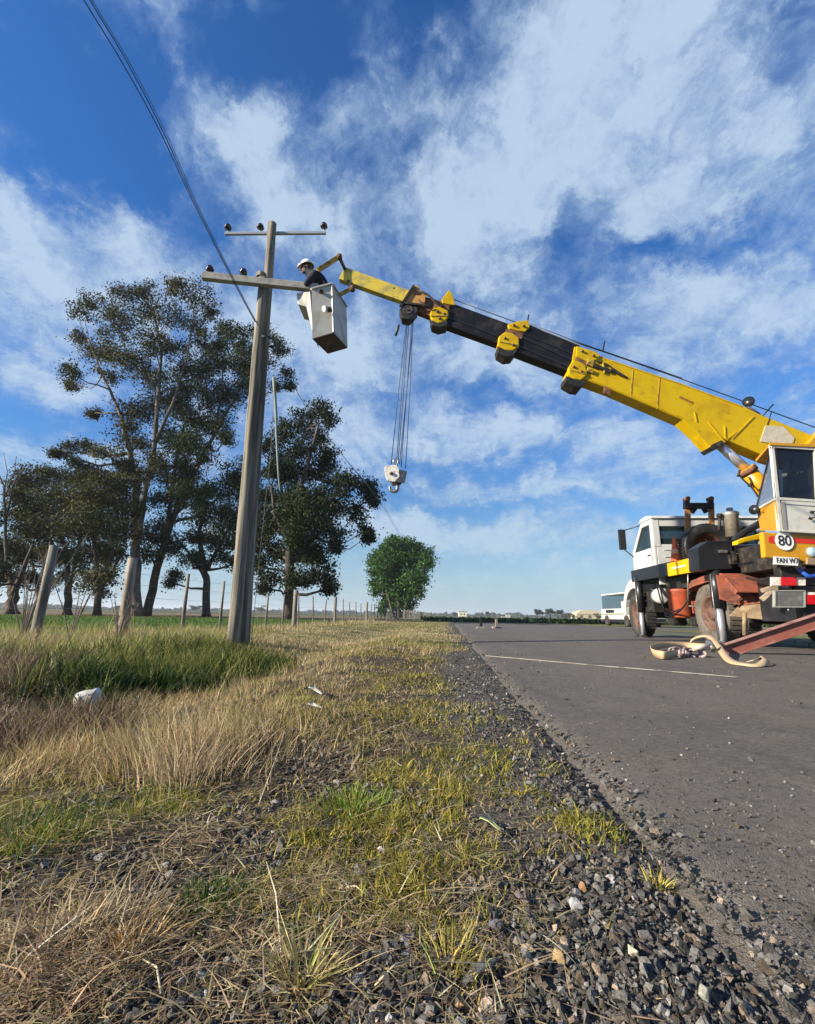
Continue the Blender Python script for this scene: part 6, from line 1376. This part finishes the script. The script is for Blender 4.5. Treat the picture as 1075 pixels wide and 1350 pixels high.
# ================================================================== WORKER IN THE BASKET
def person():
    base = W(416, 376, 7.10); x, y = base.x, base.y; zf = (cb.z+.06)
    hd = W(404.5, 353.5, 7.06)                  # head centre
    t = thing('person', 'person in dark work clothes and white helmet leaning out of the basket at the crossarm', 'person', Vector((x+.02, y+.1, zf)))
    H_ = hd
    pel = Vector((H_.x+.29, H_.y+.10, H_.z-.69)); 
    J = {'pel': (pel, .17), 'bel': (pel+Vector((-.00, 0, .17)), .18), 'chest': (pel+Vector((-.05, -.01, .36)), .21), 'up': (pel+Vector((-.13, -.02, .49)), .175), 'neck': (H_+Vector((.09, .02, -.11)), .085), 'headb': (H_+Vector((.01, 0, -.04)), .085), 'head': (H_+Vector((0, 0, .05)), .09)}
    E = [('pel', 'bel'), ('bel', 'chest'), ('chest', 'up'), ('up', 'neck'), ('neck', 'headb'), ('headb', 'head')]
    for s, k in ((-1, 'a'), (1, 'b')):
        hip = pel+Vector((.02, s*.10, -.05)); J['h'+k] = (hip, .10); J['k'+k] = (Vector((hip.x-.05, hip.y+s*.02, (hip.z+zf)/2+.02)), .075); J['f'+k] = (Vector((hip.x+.02, hip.y+s*.02, zf+.09)), .05); J['t'+k] = (Vector((hip.x-.12, hip.y+s*.03, zf+.06)), .045)
        E += [('pel', 'h'+k), ('h'+k, 'k'+k), ('k'+k, 'f'+k), ('f'+k, 't'+k)]
        sh = J['up'][0]+Vector((.0, s*.19, -.03)); J['s'+k] = (sh, .10)
        el = sh+Vector((-.10, s*.05, -.24)) if s < 0 else sh+Vector((-.12, .04, -.22)); J['e'+k] = (el, .066)
        ha = W(402, 377, 6.93) if s < 0 else W(410, 376, 7.2); ha.z += .03; J['w'+k] = (ha, .042)
        E += [('up', 's'+k), ('s'+k, 'e'+k), ('e'+k, 'w'+k)]
    names = list(J); me = bpy.data.meshes.new('body'); o = bpy.data.objects.new('body', me); COL.objects.link(o)
    Pm = WM[t].inverted(); me.from_pydata([Pm @ J[n][0] for n in names], [(names.index(a_), names.index(b_)) for a_, b_ in E], []); o.parent = t; WM[o] = WM[t]
    sk = o.modifiers.new('skin', 'SKIN'); sk.use_smooth_shade = True
    for i, n in enumerate(names):
        r = J[n][1]; me.skin_vertices[0].data[i].radius = (r, r*(.82 if n in ('chest', 'bel', 'up', 'pel') else 1)); me.skin_vertices[0].data[i].use_root = (n == 'pel')
    o.modifiers.new('sub', 'SUBSURF').levels = 2; o.modifiers['sub'].render_levels = 2
    me.materials.append(M_CLOTH)
    # face, ears, neck skin
    fd = Vector((-.95, -.25, -.25)).normalized(); sd_ = fd.cross(Vector((0, 0, 1))).normalized(); upv = sd_.cross(fd)
    f = MB(True)
    def ell(c, rx, ry, rz, n=12):
        vs = []; 
        for i in range(n+1):
            for j in range(n*2): th = math.pi*i/n; ph = math.pi*j/n; vs.append(c+fd*rx*math.sin(th)*math.cos(ph)+sd_*ry*math.sin(th)*math.sin(ph)+upv*rz*math.cos(th))
        f.add(vs, [[i*2*n+j, i*2*n+(j+1) % (2*n), (i+1)*2*n+(j+1) % (2*n), (i+1)*2*n+j] for i in range(n) for j in range(2*n)])
    ell(H_+Vector((0, 0, .0)), .098, .078, .118); ell(H_+fd*.10-upv*.015, .022, .014, .026, 6); ell(H_+fd*.07-upv*.075, .035, .035, .03, 6)
    for s in (-1, 1): ell(H_+sd_*.08*s-upv*.01, .02, .012, .032, 6)
    f.build('face', M_SKIN, t)
    e = MB(True)
    for s in (-1, 1): e.lathe(H_+fd*.088+sd_*.032*s+upv*.015, fd, [(-.01, .012), (.004, .010), (.007, 0)], 8)
    e.build('eyes', M_INK, t); MB().bar(H_+fd*.104-upv*.06-sd_*.022, H_+fd*.104-upv*.06+sd_*.022, .006, .008).build('mouth', mat('lips', (.12, .05, .04), .6), t)
    # helmet: shell and peak
    hc = H_+Vector((.005, 0, .045)); hm = MB(True); vs = []; n = 12
    tu = (upv*.97-fd*.05).normalized()
    pr = [(-.005, .115), (.02, .115), (.05, .108), (.078, .09), (.10, .062), (.111, .03), (.114, 0)]
    hm.lathe(hc, tu, pr, 26); hm.lathe(hc, tu, [(-.005, .115), (-.012, .126), (-.004, .128), (.004, .115)], 26)
    hm.bar(hc+tu*.02-fd*.11, hc+tu*.126, .03, .012).build('helmet', M_HELM, t)
    pk = MB(); A0 = [hc+fd*(.118*math.cos(a))+sd_*(.118*math.sin(a)) for a in [R(-50+10*i) for i in range(11)]]; B0 = [hc+fd*(.118*math.cos(a)+.06*math.cos(a)**.8)+sd_*(.118*math.sin(a))-upv*.02 for a in [R(-50+10*i) for i in range(11)]]
    poly = A0+B0[::-1]; pk.prism(poly, upv*.008); pk.build('helmet_peak', M_HELM, t)
    # gloved hands with fingers gripping
    for k, s in (('a', -1), ('b', 1)):
        w0 = J['w'+k][0]; el = J['e'+k][0]; d = (w0-el).normalized(); g = MB(True); c0 = w0+d*.02; sdd = d.cross(Vector((0, 0, 1))).normalized()
        g.tube([w0-d*.03, w0+d*.02, w0+d*.08], [.030, .042, .040], 10)
        for i, ln in enumerate((.062, .072, .07, .055)):
            b0 = w0+d*.075+sdd*(-.03+.02*i); g.tube([b0, b0+d*ln*.5+Vector((0, 0, -.006)), b0+d*ln*.8+Vector((0, 0, -.03)), b0+d*ln*.75+Vector((0, 0, -.05))], [.0105, .010, .009, .007], 6)
        b0 = w0+d*.02+sdd*.038*s; g.tube([b0, b0+sdd*.025*s+d*.03, b0+sdd*.02*s+d*.06+Vector((0, 0, -.02))], [.013, .012, .009], 6)
        g.build('glove', mat('dark_glove', (.05, .04, .035), .85), t)
    # harness straps
    h = MB(True)
    for s in (-1, 1):
        up_ = J['up'][0]; h.tube(catmull([up_+Vector((.16, s*.09, -.25)), up_+Vector((.15, s*.11, -.05)), up_+Vector((.02, s*.12, .075)), up_+Vector((-.12, s*.10, -.06)), up_+Vector((-.10, s*.08, -.28))], 5), .014, 5)
    h.build('harness', M_HARN, t)
person()

# ================================================================== HAZE
def haze():
    mb = MB(); mb.box((0, 700, 16), (9800, 7000, 44)); 
    m = bpy.data.materials.new('thin_air_haze'); m.use_nodes = True; nt = m.node_tree; nt.nodes.clear()
    o = nt.nodes.new('ShaderNodeOutputMaterial'); v = nt.nodes.new('ShaderNodeVolumePrincipled'); v.inputs['Color'].default_value = (.86, .92, 1, 1); v.inputs['Density'].default_value = .00028; v.inputs['Anisotropy'].default_value = .2
    nt.links.new(v.outputs[0], o.inputs['Volume'])
    mb.build('haze', m, kind='stuff', label='thin pale air between the camera and the horizon')
USE_HAZE = True
if USE_HAZE: haze()
